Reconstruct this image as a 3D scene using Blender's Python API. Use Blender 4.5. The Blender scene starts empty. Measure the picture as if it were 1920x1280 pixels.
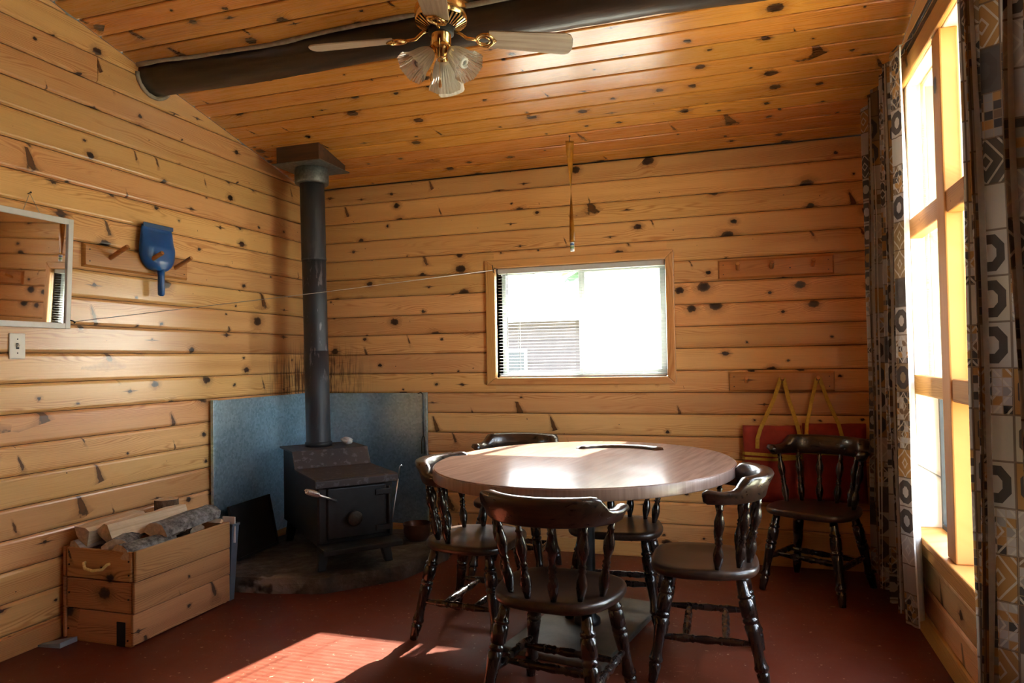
import bpy, bmesh, math, random
from math import sin, cos, pi, radians, sqrt, exp
from mathutils import Vector, Matrix, noise as mnoise

random.seed(7)
scene = bpy.context.scene
COL = scene.collection

# ------------------------------------------------------------------ camera
cam_d = bpy.data.cameras.new('camera'); cam = bpy.data.objects.new('camera', cam_d); COL.objects.link(cam)
cr = Vector((0.95111351, 0.30837961, -0.01688539))
cu = -Vector((-0.02397959, 0.01922921, -0.9995275))
cb = -Vector((-0.3079092, 0.95106901, 0.02568398))
cam.matrix_world = Matrix(((cr.x, cu.x, cb.x, 0), (cr.y, cu.y, cb.y, 0), (cr.z, cu.z, cb.z, 1.222), (0, 0, 0, 1)))
cam_d.sensor_width = 36; cam_d.lens = 36 * 1335.4 / 1920
cam_d.clip_start = 0.02; cam_d.clip_end = 300
scene.camera = cam

# ------------------------------------------------------------------ world, sun, exposure
SUN_TRAVEL = Vector((-0.2, -1.0, -0.69)).normalized()
world = bpy.data.worlds.new('sky'); scene.world = world; world.use_nodes = True
wn = world.node_tree.nodes; wl = world.node_tree.links
bgn = wn['Background']
sky = wn.new('ShaderNodeTexSky'); sky.sky_type = 'NISHITA'; sky.sun_disc = False
sky.sun_elevation = radians(34); sky.sun_rotation = radians(11); sky.dust_density = 2.0; sky.air_density = 1.0
hs = wn.new('ShaderNodeHueSaturation'); hs.inputs['Saturation'].default_value = 0.55
wl.new(sky.outputs[0], hs.inputs['Color']); wl.new(hs.outputs[0], bgn.inputs[0])
bgn.inputs[1].default_value = 4.6
sun_d = bpy.data.lights.new('sun', 'SUN'); sun_d.energy = 84; sun_d.angle = radians(0.6); sun_d.color = (1.0, 0.93, 0.82)
sun = bpy.data.objects.new('sun', sun_d); COL.objects.link(sun); sun.location = (3, 16, 12)
sun.rotation_euler = SUN_TRAVEL.to_track_quat('-Z', 'Y').to_euler()
scene.view_settings.view_transform = 'Standard'
scene.view_settings.look = 'None'
scene.view_settings.gamma = 1.0
scene.view_settings.use_curve_mapping = False
scene.view_settings.exposure = 0.50
scene.cycles.max_bounces = 7; scene.cycles.diffuse_bounces = 5; scene.cycles.transparent_max_bounces = 16
scene.cycles.sample_clamp_indirect = 6.0; scene.cycles.adaptive_threshold = 0.02

# ------------------------------------------------------------------ room constants
XL, XR, YB, YF = -2.98, 0.73, 4.44, -3.24
RIDGE = 0.60
SL = 0.2157
def ceil_z(y): return 2.467 + SL * (YB - y) if y >= RIDGE else 2.467 + SL * (YB - RIDGE) - SL * (RIDGE - y)

# ------------------------------------------------------------------ node helpers
class NT:
    def __init__(s, name):
        s.m = bpy.data.materials.new(name); s.m.use_nodes = True
        s.t = s.m.node_tree; s.n = s.t.nodes; s.l = s.t.links
        s.b = s.n['Principled BSDF']; s.out = s.n['Material Output']
    def put(s, inp, v):
        if isinstance(v, bpy.types.NodeSocket): s.l.new(v, inp)
        elif v is not None: inp.default_value = v
    def node(s, typ, ins=None, out=0, **props):
        nd = s.n.new(typ)
        for k, v in props.items(): setattr(nd, k, v)
        for k, v in (ins or {}).items(): s.put(nd.inputs[k], v)
        return nd.outputs[out]
    def math(s, op, a, b=None, c=None, clamp=False):
        nd = s.n.new('ShaderNodeMath'); nd.operation = op; nd.use_clamp = clamp
        for i, v in enumerate((a, b, c)):
            if v is not None: s.put(nd.inputs[i], v)
        return nd.outputs[0]
    def xyz(s, x, y, z): return s.node('ShaderNodeCombineXYZ', {0: x, 1: y, 2: z})
    def sep(s, v):
        nd = s.n.new('ShaderNodeSeparateXYZ'); s.put(nd.inputs[0], v); return nd.outputs
    def noise(s, vec, scale=1, detail=2, rough=0.5, dist=0.0):
        return s.node('ShaderNodeTexNoise', {'Vector': vec, 'Scale': scale, 'Detail': detail, 'Roughness': rough, 'Distortion': dist})
    def step(s, x, lo, hi, a=0.0, b=1.0):
        return s.node('ShaderNodeMapRange', {0: x, 1: lo, 2: hi, 3: a, 4: b}, interpolation_type='SMOOTHSTEP')
    def ramp(s, fac, stops, mode='LINEAR'):
        nd = s.n.new('ShaderNodeValToRGB'); cr_ = nd.color_ramp; cr_.interpolation = mode
        while len(cr_.elements) < len(stops): cr_.elements.new(0.5)
        for e, (p, c) in zip(cr_.elements, stops): e.position = p; e.color = (*c, 1)
        s.put(nd.inputs[0], fac); return nd.outputs[0]
    def mix(s, fac, a, b, mode='MIX'):
        nd = s.n.new('ShaderNodeMix'); nd.data_type = 'RGBA'; nd.blend_type = mode
        s.put(nd.inputs[0], fac)
        for i, v in ((6, a), (7, b)):
            s.put(nd.inputs[i], (*v, 1) if isinstance(v, tuple) and len(v) == 3 else v)
        return nd.outputs[2]
    def bump(s, h, strength=0.3, dist=0.01):
        s.l.new(s.node('ShaderNodeBump', {'Height': h, 'Strength': strength, 'Distance': dist}), s.b.inputs['Normal'])
    def set(s, **kw):
        al = {'color': 'Base Color', 'rough': 'Roughness', 'metal': 'Metallic', 'spec': 'Specular IOR Level', 'coat': 'Coat Weight', 'coatr': 'Coat Roughness',
              'alpha': 'Alpha', 'trans': 'Transmission Weight', 'ior': 'IOR', 'aniso': 'Anisotropic'}
        for k, v in kw.items():
            i = s.b.inputs[al[k]]
            s.put(i, (*v, 1) if isinstance(v, tuple) and len(v) == 3 else v)
        return s
    def obj(s): return s.node('ShaderNodeTexCoord', out=3)
    def uv(s): return s.node('ShaderNodeTexCoord', out=2)
    def rnd(s): return s.node('ShaderNodeObjectInfo', out=5)
    def pos(s): return s.node('ShaderNodeNewGeometry', out=0)

def plain(name, color, rough=0.5, metal=0.0, var=0.15, nscale=30, bump=0.0, **kw):
    t = NT(name); o = t.obj()
    n = t.noise(o, nscale, 4, 0.6)
    dark = tuple(c * (1 - var) for c in color); lite = tuple(min(1, c * (1 + var)) for c in color)
    t.set(color=t.ramp(n, [(0.3, dark), (0.7, lite)]), rough=rough, metal=metal, **kw)
    if bump: t.bump(n, bump, 0.004)
    return t.m

def pine(name, light, dark, knot=(0.026, 0.010, 0.006), thresh=0.42, cx=0.26, cz=0.115, rough=0.36, stain=False, coat=0.25, spec=0.5):
    t = NT(name); o = t.sep(t.obj()); r = t.rnd()
    x = t.math('ADD', o[0], t.math('MULTIPLY', r, 61.7)); z = t.math('ADD', o[2], t.math('MULTIPLY', r, 17.3))
    x = t.math('ADD', x, t.math('MULTIPLY', o[1], 0.6))
    vx = t.math('DIVIDE', x, cx); vz = t.math('DIVIDE', z, cz)
    vor = t.n.new('ShaderNodeTexVoronoi'); vor.voronoi_dimensions = '2D'; vor.inputs['Scale'].default_value = 1; vor.inputs['Randomness'].default_value = 0.95
    t.l.new(t.xyz(vx, vz, 0.0), vor.inputs['Vector'])
    pc = t.sep(vor.outputs['Position']); cc = t.sep(vor.outputs['Color'])
    dx = t.math('MULTIPLY', t.math('SUBTRACT', vx, pc[0]), cx); dz = t.math('MULTIPLY', t.math('SUBTRACT', vz, pc[1]), cz)
    wob = t.noise(t.xyz(x, z, r), 55, 1)
    spike = t.math('GREATER_THAN', cc[2], 0.80)      # spike knots: cut lengthwise, a wedge across the board
    ddx = t.math('ADD', dx, t.math('MULTIPLY', t.math('MULTIPLY', dz, 0.35), spike))
    ax = t.math('MULTIPLY_ADD', spike, t.math('MULTIPLY_ADD', dz, 18.0, 0.75), 0.75); az = t.math('MULTIPLY_ADD', spike, -0.68, 1.0)
    d = t.math('SQRT', t.math('ADD', t.math('POWER', t.math('MULTIPLY', ddx, ax), 2.0), t.math('POWER', t.math('MULTIPLY', dz, az), 2.0)))
    d = t.math('ADD', d, t.math('MULTIPLY', t.math('SUBTRACT', wob, 0.5), 0.016))
    on_ = t.math('GREATER_THAN', cc[0], thresh)
    R = t.math('MULTIPLY', on_, t.math('MULTIPLY_ADD', t.math('POWER', cc[1], 3.0), 0.019, 0.0045))
    R = t.math('ADD', R, 0.0002)
    q = t.math('DIVIDE', d, R)
    km = t.step(q, 1.15, 0.75); halo = t.step(q, 3.2, 0.9)
    ringm = t.math('MULTIPLY', t.step(q, 1.35, 1.05), t.step(q, 0.7, 1.0))
    # grain, bending round the knots
    w = t.math('POWER', 2.718, t.math('MULTIPLY', t.math('POWER', t.math('DIVIDE', q, 2.6), 2.0), -1.0))
    zz = t.math('ADD', z, t.math('MULTIPLY', t.math('MULTIPLY', t.math('SIGN', dz), w), t.math('MULTIPLY', R, 1.6)))
    n1 = t.noise(t.xyz(t.math('MULTIPLY', x, 1.1), t.math('MULTIPLY', zz, 9.0), r), 1.0, 2, 0.5)
    band = t.math('SINE', t.math('MULTIPLY', t.math('ADD', zz, t.math('MULTIPLY', n1, 0.15)), 760.0))
    band = t.math('MULTIPLY_ADD', band, 0.5, 0.5)
    band = t.math('POWER', band, 2.2)
    fib = t.noise(t.xyz(t.math('MULTIPLY', x, 5.0), t.math('MULTIPLY', zz, 260.0), r), 1.0, 1, 0.6)
    patch = t.noise(t.xyz(t.math('MULTIPLY', x, 0.9), t.math('MULTIPLY', zz, 14.0), r), 1.0, 1, 0.55)
    amt = t.math('MULTIPLY', band, t.step(patch, 0.40, 0.66, 0.10, 0.80))
    amt = t.math('ADD', amt, t.math('MULTIPLY', t.math('SUBTRACT', fib, 0.45), 0.5), clamp=True)
    col = t.mix(amt, light, dark)
    sap = t.step(t.noise(t.xyz(t.math('MULTIPLY', x, 0.5), t.math('MULTIPLY', z, 6.0), t.math('MULTIPLY', r, 9.0)), 1.0, 2), 0.52, 0.70)
    col = t.mix(t.math('MULTIPLY', sap, 0.30), col, dark)
    val = t.math('MULTIPLY_ADD', r, 0.30, 0.86)
    hsv = t.n.new('ShaderNodeHueSaturation'); t.l.new(col, hsv.inputs['Color']); t.l.new(val, hsv.inputs['Value'])
    t.put(hsv.inputs['Hue'], t.math('MULTIPLY_ADD', t.math('FRACT', t.math('MULTIPLY', r, 7.31)), 0.016, 0.492))
    col = hsv.outputs[0]
    col = t.mix(t.math('MULTIPLY', halo, 0.55), col, tuple(c * 0.55 for c in dark))
    col = t.mix(km, col, t.mix(t.math('MULTIPLY', spike, 0.75), knot, tuple(c * 0.32 for c in dark)))
    col = t.mix(t.math('MULTIPLY', ringm, 0.8), col, tuple(c * 0.5 for c in knot))
    # resin streaks that run from some knots along the board
    strk = t.math('MULTIPLY', t.step(t.math('ABSOLUTE', t.math('ADD', dz, t.math('MULTIPLY', t.math('SUBTRACT', n1, 0.5), 0.02))), 0.004, 0.001), t.step(t.math('ABSOLUTE', dx), 0.06, 0.012))
    col = t.mix(t.math('MULTIPLY', t.math('MULTIPLY', strk, on_), t.math('MULTIPLY', t.math('GREATER_THAN', cc[2], 0.52), t.math('LESS_THAN', cc[2], 0.80))), col, tuple(c * 2.2 for c in knot))
    if stain:
        p = t.sep(t.pos())
        rad = t.math('SQRT', t.math('ADD', t.math('POWER', t.math('ADD', p[0], 2.98), 2.0), t.math('POWER', t.math('SUBTRACT', p[1], 4.44), 2.0)))
        near = t.step(rad, 0.58, 0.10)
        sx = t.math('ADD', t.math('ADD', p[0], p[1]), 0.0)
        st = t.noise(t.xyz(t.math('MULTIPLY', sx, 62.0), t.math('MULTIPLY', p[2], 4.0), 0.0), 1.0, 2, 0.6)
        hz = t.math('MULTIPLY', t.step(p[2], 1.42, 1.12), 1.0)
        blot = t.noise(t.xyz(t.math('MULTIPLY', sx, 9.0), t.math('MULTIPLY', p[2], 11.0), 3.0), 1.0, 3)
        mask = t.math('MULTIPLY', t.math('MULTIPLY', near, hz), t.math('ADD', t.step(st, 0.48, 0.56), t.step(blot, 0.5, 0.75)), clamp=True)
        col = t.mix(t.math('MULTIPLY', mask, 0.95), col, (0.05, 0.016, 0.006))
        umber = t.math('MULTIPLY', t.step(rad, 0.62, 0.05), 0.38)  # smooth brown darkening towards the wall corner, at every height
        col = t.mix(umber, col, (0.14, 0.05, 0.015))
    t.set(color=col, rough=t.math('MULTIPLY_ADD', fib, 0.16, rough - 0.08), coat=coat, coatr=0.22, spec=spec)
    t.bump(t.noise(t.xyz(t.math('MULTIPLY', x, 4.0), t.math('MULTIPLY', z, 110.0), r), 1.0, 0), 0.10, 0.003)
    return t.m

def streakwood(name, light, dark, freq=(3.0, 70.0), axis=0, rough=0.3, coat=0.4, coatr=0.15, wear=None, spec=0.5, bmp=0.02):
    t = NT(name); o = t.sep(t.obj()); r = t.rnd()
    a = [o[0], o[1], o[2]]
    sc = [freq[1]] * 3; sc[axis] = freq[0]
    v = t.xyz(t.math('MULTIPLY_ADD', a[0], sc[0], t.math('MULTIPLY', r, 13.0)), t.math('MULTIPLY', a[1], sc[1]), t.math('MULTIPLY', a[2], sc[2]))
    n = t.noise(v, 1.0, 4, 0.6, 0.6)
    col = t.ramp(n, [(0.32, dark), (0.68, light)])
    if wear:
        g = t.noise(t.obj(), 7, 4, 0.65)
        col = t.mix(t.step(g, 0.55, 0.72, 0, 0.6), col, wear)
    t.set(color=col, rough=t.math('MULTIPLY_ADD', n, 0.2, rough - 0.1), coat=coat, coatr=coatr, spec=spec)
    if bmp: t.bump(n, bmp, 0.002)
    return t.m

M = {}
M['wall'] = pine('pine_wall', (0.76, 0.43, 0.170), (0.52, 0.205, 0.055), stain=True, thresh=0.46)
M['ceil'] = pine('pine_ceiling', (0.64, 0.27, 0.050), (0.40, 0.125, 0.016), rough=0.28, coat=1.0, thresh=0.40)
M['trim'] = pine('pine_trim', (0.68, 0.36, 0.125), (0.46, 0.18, 0.045), thresh=0.93, rough=0.36)
M['rawpine'] = pine('pale_raw_pine', (0.86, 0.75, 0.60), (0.76, 0.60, 0.42), thresh=0.92, rough=0.5, coat=0.0)
M['post'] = pine('pine_post', (0.56, 0.27, 0.075), (0.38, 0.145, 0.030), thresh=0.74, cx=0.4, coat=0.0, spec=0.12, rough=0.5)
M['crate'] = pine('pine_crate', (0.50, 0.250, 0.105), (0.22, 0.078, 0.026), thresh=0.55, rough=0.6, coat=0.0)
M['rack'] = pine('pine_rack', (0.52, 0.22, 0.060), (0.34, 0.115, 0.026), thresh=0.8)
M['backing'] = plain('wall_core', (0.10, 0.05, 0.02), 0.9)
M['chair'] = streakwood('dark_chair_wood', (0.020, 0.010, 0.007), (0.009, 0.005, 0.004), (6, 30), 2, 0.27, 0.7, 0.07, bmp=0)
M['chair_seat'] = streakwood('dark_seat_wood', (0.050, 0.023, 0.013), (0.014, 0.007, 0.005), (4, 45), 1, 0.34, 0.35, 0.2, wear=(0.095, 0.055, 0.034))
M['chair_crest'] = streakwood('dark_crest_wood', (0.044, 0.020, 0.011), (0.008, 0.005, 0.004), (5, 70), 0, 0.30, 0.6, 0.10)
M['table'] = streakwood('walnut_laminate', (0.33, 0.195, 0.135), (0.22, 0.120, 0.082), (3, 45), 0, 0.26, 0.0, 0.15, spec=0.22)
def mat_tabletop():
    t = NT('walnut_laminate_top'); t.n.remove(t.b); s_ = t.sep(t.obj())
    n = t.noise(t.xyz(t.math('MULTIPLY', s_[0], 3.0), t.math('MULTIPLY', s_[1], 45.0), 0.0), 1.0, 4, 0.6, 0.6)
    m = t.noise(t.obj(), 5, 3)
    col = t.ramp(n, [(0.32, (0.22, 0.125, 0.088)), (0.68, (0.32, 0.195, 0.140))])
    df = t.node('ShaderNodeBsdfDiffuse', {'Color': col})
    gl = t.node('ShaderNodeBsdfGlossy', {'Color': (1, 1, 1, 1), 'Roughness': t.math('MULTIPLY_ADD', m, 0.10, 0.13)})
    f = t.node('ShaderNodeLayerWeight', {'Blend': 0.5}, out=1)
    ms = t.n.new('ShaderNodeMixShader'); t.l.new(t.math('MULTIPLY_ADD', t.math('POWER', f, 4.0), 0.16, 0.03), ms.inputs[0])
    t.l.new(df, ms.inputs[1]); t.l.new(gl, ms.inputs[2]); t.l.new(ms.outputs[0], t.out.inputs[0])
    return t.m
M['table'] = mat_tabletop()
M['table_edge'] = streakwood('walnut_edge_band', (0.36, 0.24, 0.19), (0.24, 0.15, 0.115), (4, 60), 2, 0.34, 0.3, 0.2)
M['black_metal'] = plain('black_painted_steel', (0.018, 0.019, 0.022), 0.45, 0.3, 0.3, 12)
M['stove'] = plain('black_stove_iron', (0.014, 0.015, 0.018), 0.55, 0.2, 0.45, 9, 0.1)
M['brass'] = plain('polished_brass', (0.80, 0.55, 0.24), 0.16, 1.0, 0.08, 15)
M['chrome'] = plain('bright_steel', (0.66, 0.66, 0.66), 0.28, 1.0, 0.1)
M['white_paint'] = plain('white_paint', (0.78, 0.78, 0.78), 0.4, 0, 0.04)
M['vinyl'] = plain('white_vinyl', (0.46, 0.51, 0.49), 0.4, 0, 0.03)
M['slat'] = plain('blind_slat_white', (0.82, 0.83, 0.84), 0.45, 0, 0.02)
def mat_slat():
    t = NT('thin_vinyl_slat'); t.n.remove(t.b)
    n = t.noise(t.obj(), 30, 1); col = t.ramp(n, [(0.3, (0.56, 0.57, 0.57)), (0.7, (0.60, 0.61, 0.61))])
    df = t.node('ShaderNodeBsdfDiffuse', {'Color': col}); tl = t.node('ShaderNodeBsdfTranslucent', {'Color': col})
    ms = t.n.new('ShaderNodeMixShader'); ms.inputs[0].default_value = 0.10
    t.l.new(df, ms.inputs[1]); t.l.new(tl, ms.inputs[2]); t.l.new(ms.outputs[0], t.out.inputs[0])
    return t.m
M['slat'] = mat_slat()
M['ivory'] = plain('ivory_plastic', (0.80, 0.76, 0.68), 0.35, 0, 0.03)
M['blue'] = plain('blue_plastic', (0.012, 0.085, 0.30), 0.28, 0, 0.08, 8)
M['red_cloth'] = plain('red_canvas', (0.30, 0.035, 0.028), 0.85, 0, 0.22, 14, 0.15)
M['yellow'] = plain('yellow_webbing', (0.52, 0.33, 0.05), 0.8, 0, 0.15, 80)
M['rope'] = plain('yellow_rope', (0.80, 0.66, 0.26), 0.7, 0, 0.2, 90)
M['wire'] = plain('galvanised_wire', (0.42, 0.41, 0.38), 0.4, 0.8, 0.1)
M['fly'] = plain('amber_fly_paper', (0.42, 0.17, 0.02), 0.25, 0, 0.25, 25)
M['paper'] = plain('blue_grey_scrap', (0.28, 0.32, 0.36), 0.8, 0, 0.1)
M['binplastic'] = plain('blue_grey_plastic', (0.10, 0.14, 0.19), 0.5, 0, 0.1)
M['rock'] = plain('grey_rock', (0.38, 0.37, 0.35), 0.9, 0, 0.3, 40, 0.4)
M['copper'] = plain('brown_glazed_pot', (0.11, 0.042, 0.022), 0.3, 0.2, 0.3)
M['string'] = plain('string', (0.45, 0.38, 0.28), 0.9)
M['caulk'] = plain('grey_caulk', (0.33, 0.28, 0.22), 0.9, 0, 0.25, 30, 0.4)
M['rod'] = plain('black_curtain_rod', (0.03, 0.03, 0.033), 0.4, 0.5)
M['tape'] = plain('black_tape', (0.012, 0.012, 0.013), 0.6)
M['nail'] = plain('dark_nail', (0.03, 0.028, 0.027), 0.5, 0.6)
M['bulb'] = plain('white_bulb', (0.86, 0.86, 0.86), 0.3, 0, 0.02)
M['screen'] = plain('insect_screen', (0.2, 0.2, 0.2), 0.8)

def mat_floor():
    t = NT('red_painted_floor'); o = t.obj()
    a = t.noise(o, 1.6, 5, 0.6); b = t.noise(o, 14, 4, 0.7)
    col = t.ramp(t.math('MULTIPLY_ADD', b, 0.35, t.math('MULTIPLY', a, 0.65)), [(0.32, (0.095, 0.018, 0.008)), (0.68, (0.152, 0.033, 0.015))])
    s = t.sep(o)
    sc = t.noise(t.xyz(t.math('MULTIPLY', s[0], 9.0), t.math('MULTIPLY', s[1], 60.0), 0.0), 1.0, 3, 0.7, 1.4)
    sc2 = t.noise(t.xyz(t.math('MULTIPLY', s[0], 70.0), t.math('MULTIPLY', s[1], 11.0), 4.0), 1.0, 3, 0.7, 1.6)
    scr = t.math('MULTIPLY', t.math('MAXIMUM', t.step(sc, 0.66, 0.70), t.step(sc2, 0.67, 0.71)), t.step(a, 0.42, 0.58))
    chip = t.step(t.noise(o, 46, 2, 0.5), 0.70, 0.73)
    col = t.mix(t.math('MULTIPLY', scr, 0.5), col, (0.36, 0.17, 0.11)); col = t.mix(t.math('MULTIPLY', chip, 0.6), col, (0.48, 0.36, 0.25))
    t.set(color=col, rough=t.math('MULTIPLY_ADD', b, 0.25, 0.34), spec=0.3); t.bump(b, 0.08, 0.003)
    return t.m
M['floor'] = mat_floor()

def mat_galv():
    t = NT('galvanised_sheet'); o = t.obj()
    v = t.node('ShaderNodeTexVoronoi', {'Vector': o, 'Scale': 70.0}, out=1)
    n = t.noise(o, 3, 4, 0.6)
    f = t.math('MULTIPLY_ADD', t.sep(v)[0], 0.35, t.math('MULTIPLY', n, 0.7))
    t.set(color=t.ramp(f, [(0.3, (0.34, 0.53, 0.66)), (0.75, (0.60, 0.80, 0.93))]), metal=0.85, rough=t.math('MULTIPLY_ADD', f, 0.20, 0.24))  # blue of the sky's reflection is put into the sheet colour
    t.bump(n, 0.15, 0.01)
    return t.m
M['galv'] = mat_galv()

def mat_pipe():
    t = NT('sooty_stove_pipe'); o = t.obj()
    s = t.sep(o)
    n = t.noise(t.xyz(t.math('MULTIPLY', s[0], 22.0), t.math('MULTIPLY', s[1], 22.0), t.math('MULTIPLY', s[2], 5.0)), 1.0, 4, 0.65)
    zone = t.math('MULTIPLY', t.step(s[2], 1.95, 1.75), t.step(s[2], 1.0, 1.25))
    col = t.mix(t.math('MULTIPLY', t.step(n, 0.58, 0.63), t.math('MULTIPLY_ADD', zone, 0.8, 0.1)), (0.030, 0.031, 0.038), (0.17, 0.16, 0.175))
    t.set(color=col, rough=0.5, metal=0.25); t.bump(n, 0.1, 0.004)
    return t.m
M['pipe'] = mat_pipe()

def mat_stovetop():
    t = NT('rusty_stove_top'); o = t.obj()
    n = t.noise(o, 26, 4, 0.6); b = t.noise(o, 5, 3)
    col = t.ramp(b, [(0.35, (0.026, 0.020, 0.020)), (0.65, (0.042, 0.027, 0.024))])
    col = t.mix(t.math('MULTIPLY', t.step(n, 0.56, 0.62), 0.35), col, (0.16, 0.15, 0.17))
    t.set(color=col, rough=0.55, metal=0.1); t.bump(n, 0.1, 0.003)
    return t.m
M['stovetop'] = mat_stovetop()

def mat_hearth():
    t = NT('rough_hearth_stone'); o = t.obj()
    n = t.noise(o, 9, 6, 0.7); v = t.node('ShaderNodeTexVoronoi', {'Vector': o, 'Scale': 14.0})
    col = t.ramp(n, [(0.3, (0.035, 0.028, 0.024)), (0.55, (0.10, 0.08, 0.065)), (0.75, (0.19, 0.16, 0.14))])
    p = t.sep(t.obj())
    pale = t.math('MULTIPLY', t.step(t.noise(o, 6, 3, 0.6), 0.47, 0.56), t.math('MULTIPLY', t.step(p[1], -0.52, -0.62), t.math('MULTIPLY', t.step(p[0], 0.42, 0.28), t.step(p[0], -0.30, -0.16))))
    col = t.mix(pale, col, (0.42, 0.39, 0.37))
    t.set(color=col, rough=0.9); t.bump(t.math('ADD', n, v), 0.7, 0.02)
    return t.m
M['hearth'] = mat_hearth()

def mat_log():
    t = NT('dark_peeled_log'); s = t.sep(t.obj())
    n = t.noise(t.xyz(t.math('MULTIPLY', s[0], 2.5), t.math('MULTIPLY', s[1], 22.0), t.math('MULTIPLY', s[2], 22.0)), 1.0, 5, 0.65)
    m = t.noise(t.xyz(t.math('MULTIPLY', s[0], 1.4), t.math('MULTIPLY', s[1], 4.0), t.math('MULTIPLY', s[2], 4.0)), 1.0, 3, 0.6)
    col = t.ramp(n, [(0.3, (0.012, 0.008, 0.006)), (0.62, (0.036, 0.020, 0.013)), (0.8, (0.10, 0.050, 0.025))])
    t.set(color=col, rough=t.math('MULTIPLY_ADD', m, 0.3, 0.30), coat=0.3, coatr=0.25); t.bump(n, 0.35, 0.01)
    return t.m
M['log'] = mat_log()

def mat_bark(name, dark, light, sc):
    t = NT(name); s = t.sep(t.obj())
    n = t.noise(t.xyz(t.math('MULTIPLY', s[0], sc), t.math('MULTIPLY', s[1], sc * 1.3), t.math('MULTIPLY', s[2], sc * 1.3)), 1.0, 5, 0.7)
    t.set(color=t.ramp(n, [(0.36, dark), (0.64, light)]), rough=0.9); t.bump(n, 0.8, 0.012)
    return t.m
M['bark'] = mat_bark('grey_bark', (0.055, 0.048, 0.044), (0.30, 0.29, 0.28), 30)
M['bark_brown'] = mat_bark('brown_bark', (0.05, 0.026, 0.014), (0.20, 0.12, 0.07), 26)
M['split'] = streakwood('pale_split_wood', (0.74, 0.58, 0.40), (0.56, 0.40, 0.25), (3, 80), 0, 0.8, 0.0)
M['split_grey'] = streakwood('weathered_split_wood', (0.50, 0.46, 0.42), (0.30, 0.27, 0.24), (3, 80), 0, 0.8, 0.0)
M['endgrain'] = plain('log_end_grain', (0.52, 0.38, 0.25), 0.85, 0, 0.25, 60, 0.2)
M['treebark'] = mat_bark('tree_bark', (0.10, 0.07, 0.05), (0.32, 0.24, 0.18), 8)
M['blade'] = streakwood('bleached_fan_blade', (0.50, 0.40, 0.30), (0.30, 0.21, 0.14), (3, 60), 0, 0.45, 0.2)

def mat_glass():
    t = NT('window_glass'); t.n.remove(t.b)
    g = t.node('ShaderNodeBsdfGlossy', {'Roughness': 0.02, 'Color': (1, 1, 1, 1)}); tr = t.node('ShaderNodeBsdfTransparent', {'Color': (0.94, 0.96, 0.95, 1)})
    f = t.node('ShaderNodeLayerWeight', {'Blend': 0.5}, out=1); ms = t.n.new('ShaderNodeMixShader')
    t.l.new(t.math('MULTIPLY_ADD', t.math('POWER', f, 5.0), 0.45, 0.02), ms.inputs[0]); t.l.new(tr, ms.inputs[1]); t.l.new(g, ms.inputs[2]); t.l.new(ms.outputs[0], t.out.inputs[0])
    return t.m
M['glass'] = mat_glass()

def mat_dusty():
    t = NT('dusty_screened_glass'); t.n.remove(t.b)
    d = t.node('ShaderNodeBsdfTranslucent', {'Color': (0.85, 0.87, 0.87, 1)}); tr = t.node('ShaderNodeBsdfTransparent', {'Color': (0.93, 0.95, 0.94, 1)})
    ms = t.n.new('ShaderNodeMixShader'); n = t.noise(t.obj(), 5, 3)
    t.l.new(t.math('MULTIPLY_ADD', n, 0.08, 0.13), ms.inputs[0]); t.l.new(tr, ms.inputs[1]); t.l.new(d, ms.inputs[2]); t.l.new(ms.outputs[0], t.out.inputs[0])
    return t.m
M['dusty'] = mat_dusty()

def mat_shade():
    t = NT('fluted_frosted_glass'); t.n.remove(t.b)
    tl = t.node('ShaderNodeBsdfTranslucent', {'Color': (0.62, 0.55, 0.47, 1)}); df = t.node('ShaderNodeBsdfDiffuse', {'Color': (0.50, 0.44, 0.37, 1)})
    tr = t.node('ShaderNodeBsdfTransparent', {'Color': (0.9, 0.87, 0.82, 1)}); gl = t.node('ShaderNodeBsdfGlossy', {'Roughness': 0.15, 'Color': (1, 1, 1, 1)})
    def mx(f, a, b):
        m = t.n.new('ShaderNodeMixShader'); t.put(m.inputs[0], f); t.l.new(a, m.inputs[1]); t.l.new(b, m.inputs[2]); return m.outputs[0]
    fr = t.node('ShaderNodeFresnel', {'IOR': 1.5})
    t.l.new(mx(fr, mx(0.30, mx(0.5, tl, df), tr), gl), t.out.inputs[0])
    return t.m
M['shade'] = mat_shade()

def mat_mirror():
    t = NT('silvered_mirror'); n = t.noise(t.obj(), 120, 2)
    t.set(color=t.ramp(n, [(0.7, (0.80, 0.80, 0.80)), (0.78, (0.6, 0.58, 0.55))]), metal=1.0, rough=0.02)
    return t.m
M['mirror'] = mat_mirror()

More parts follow.
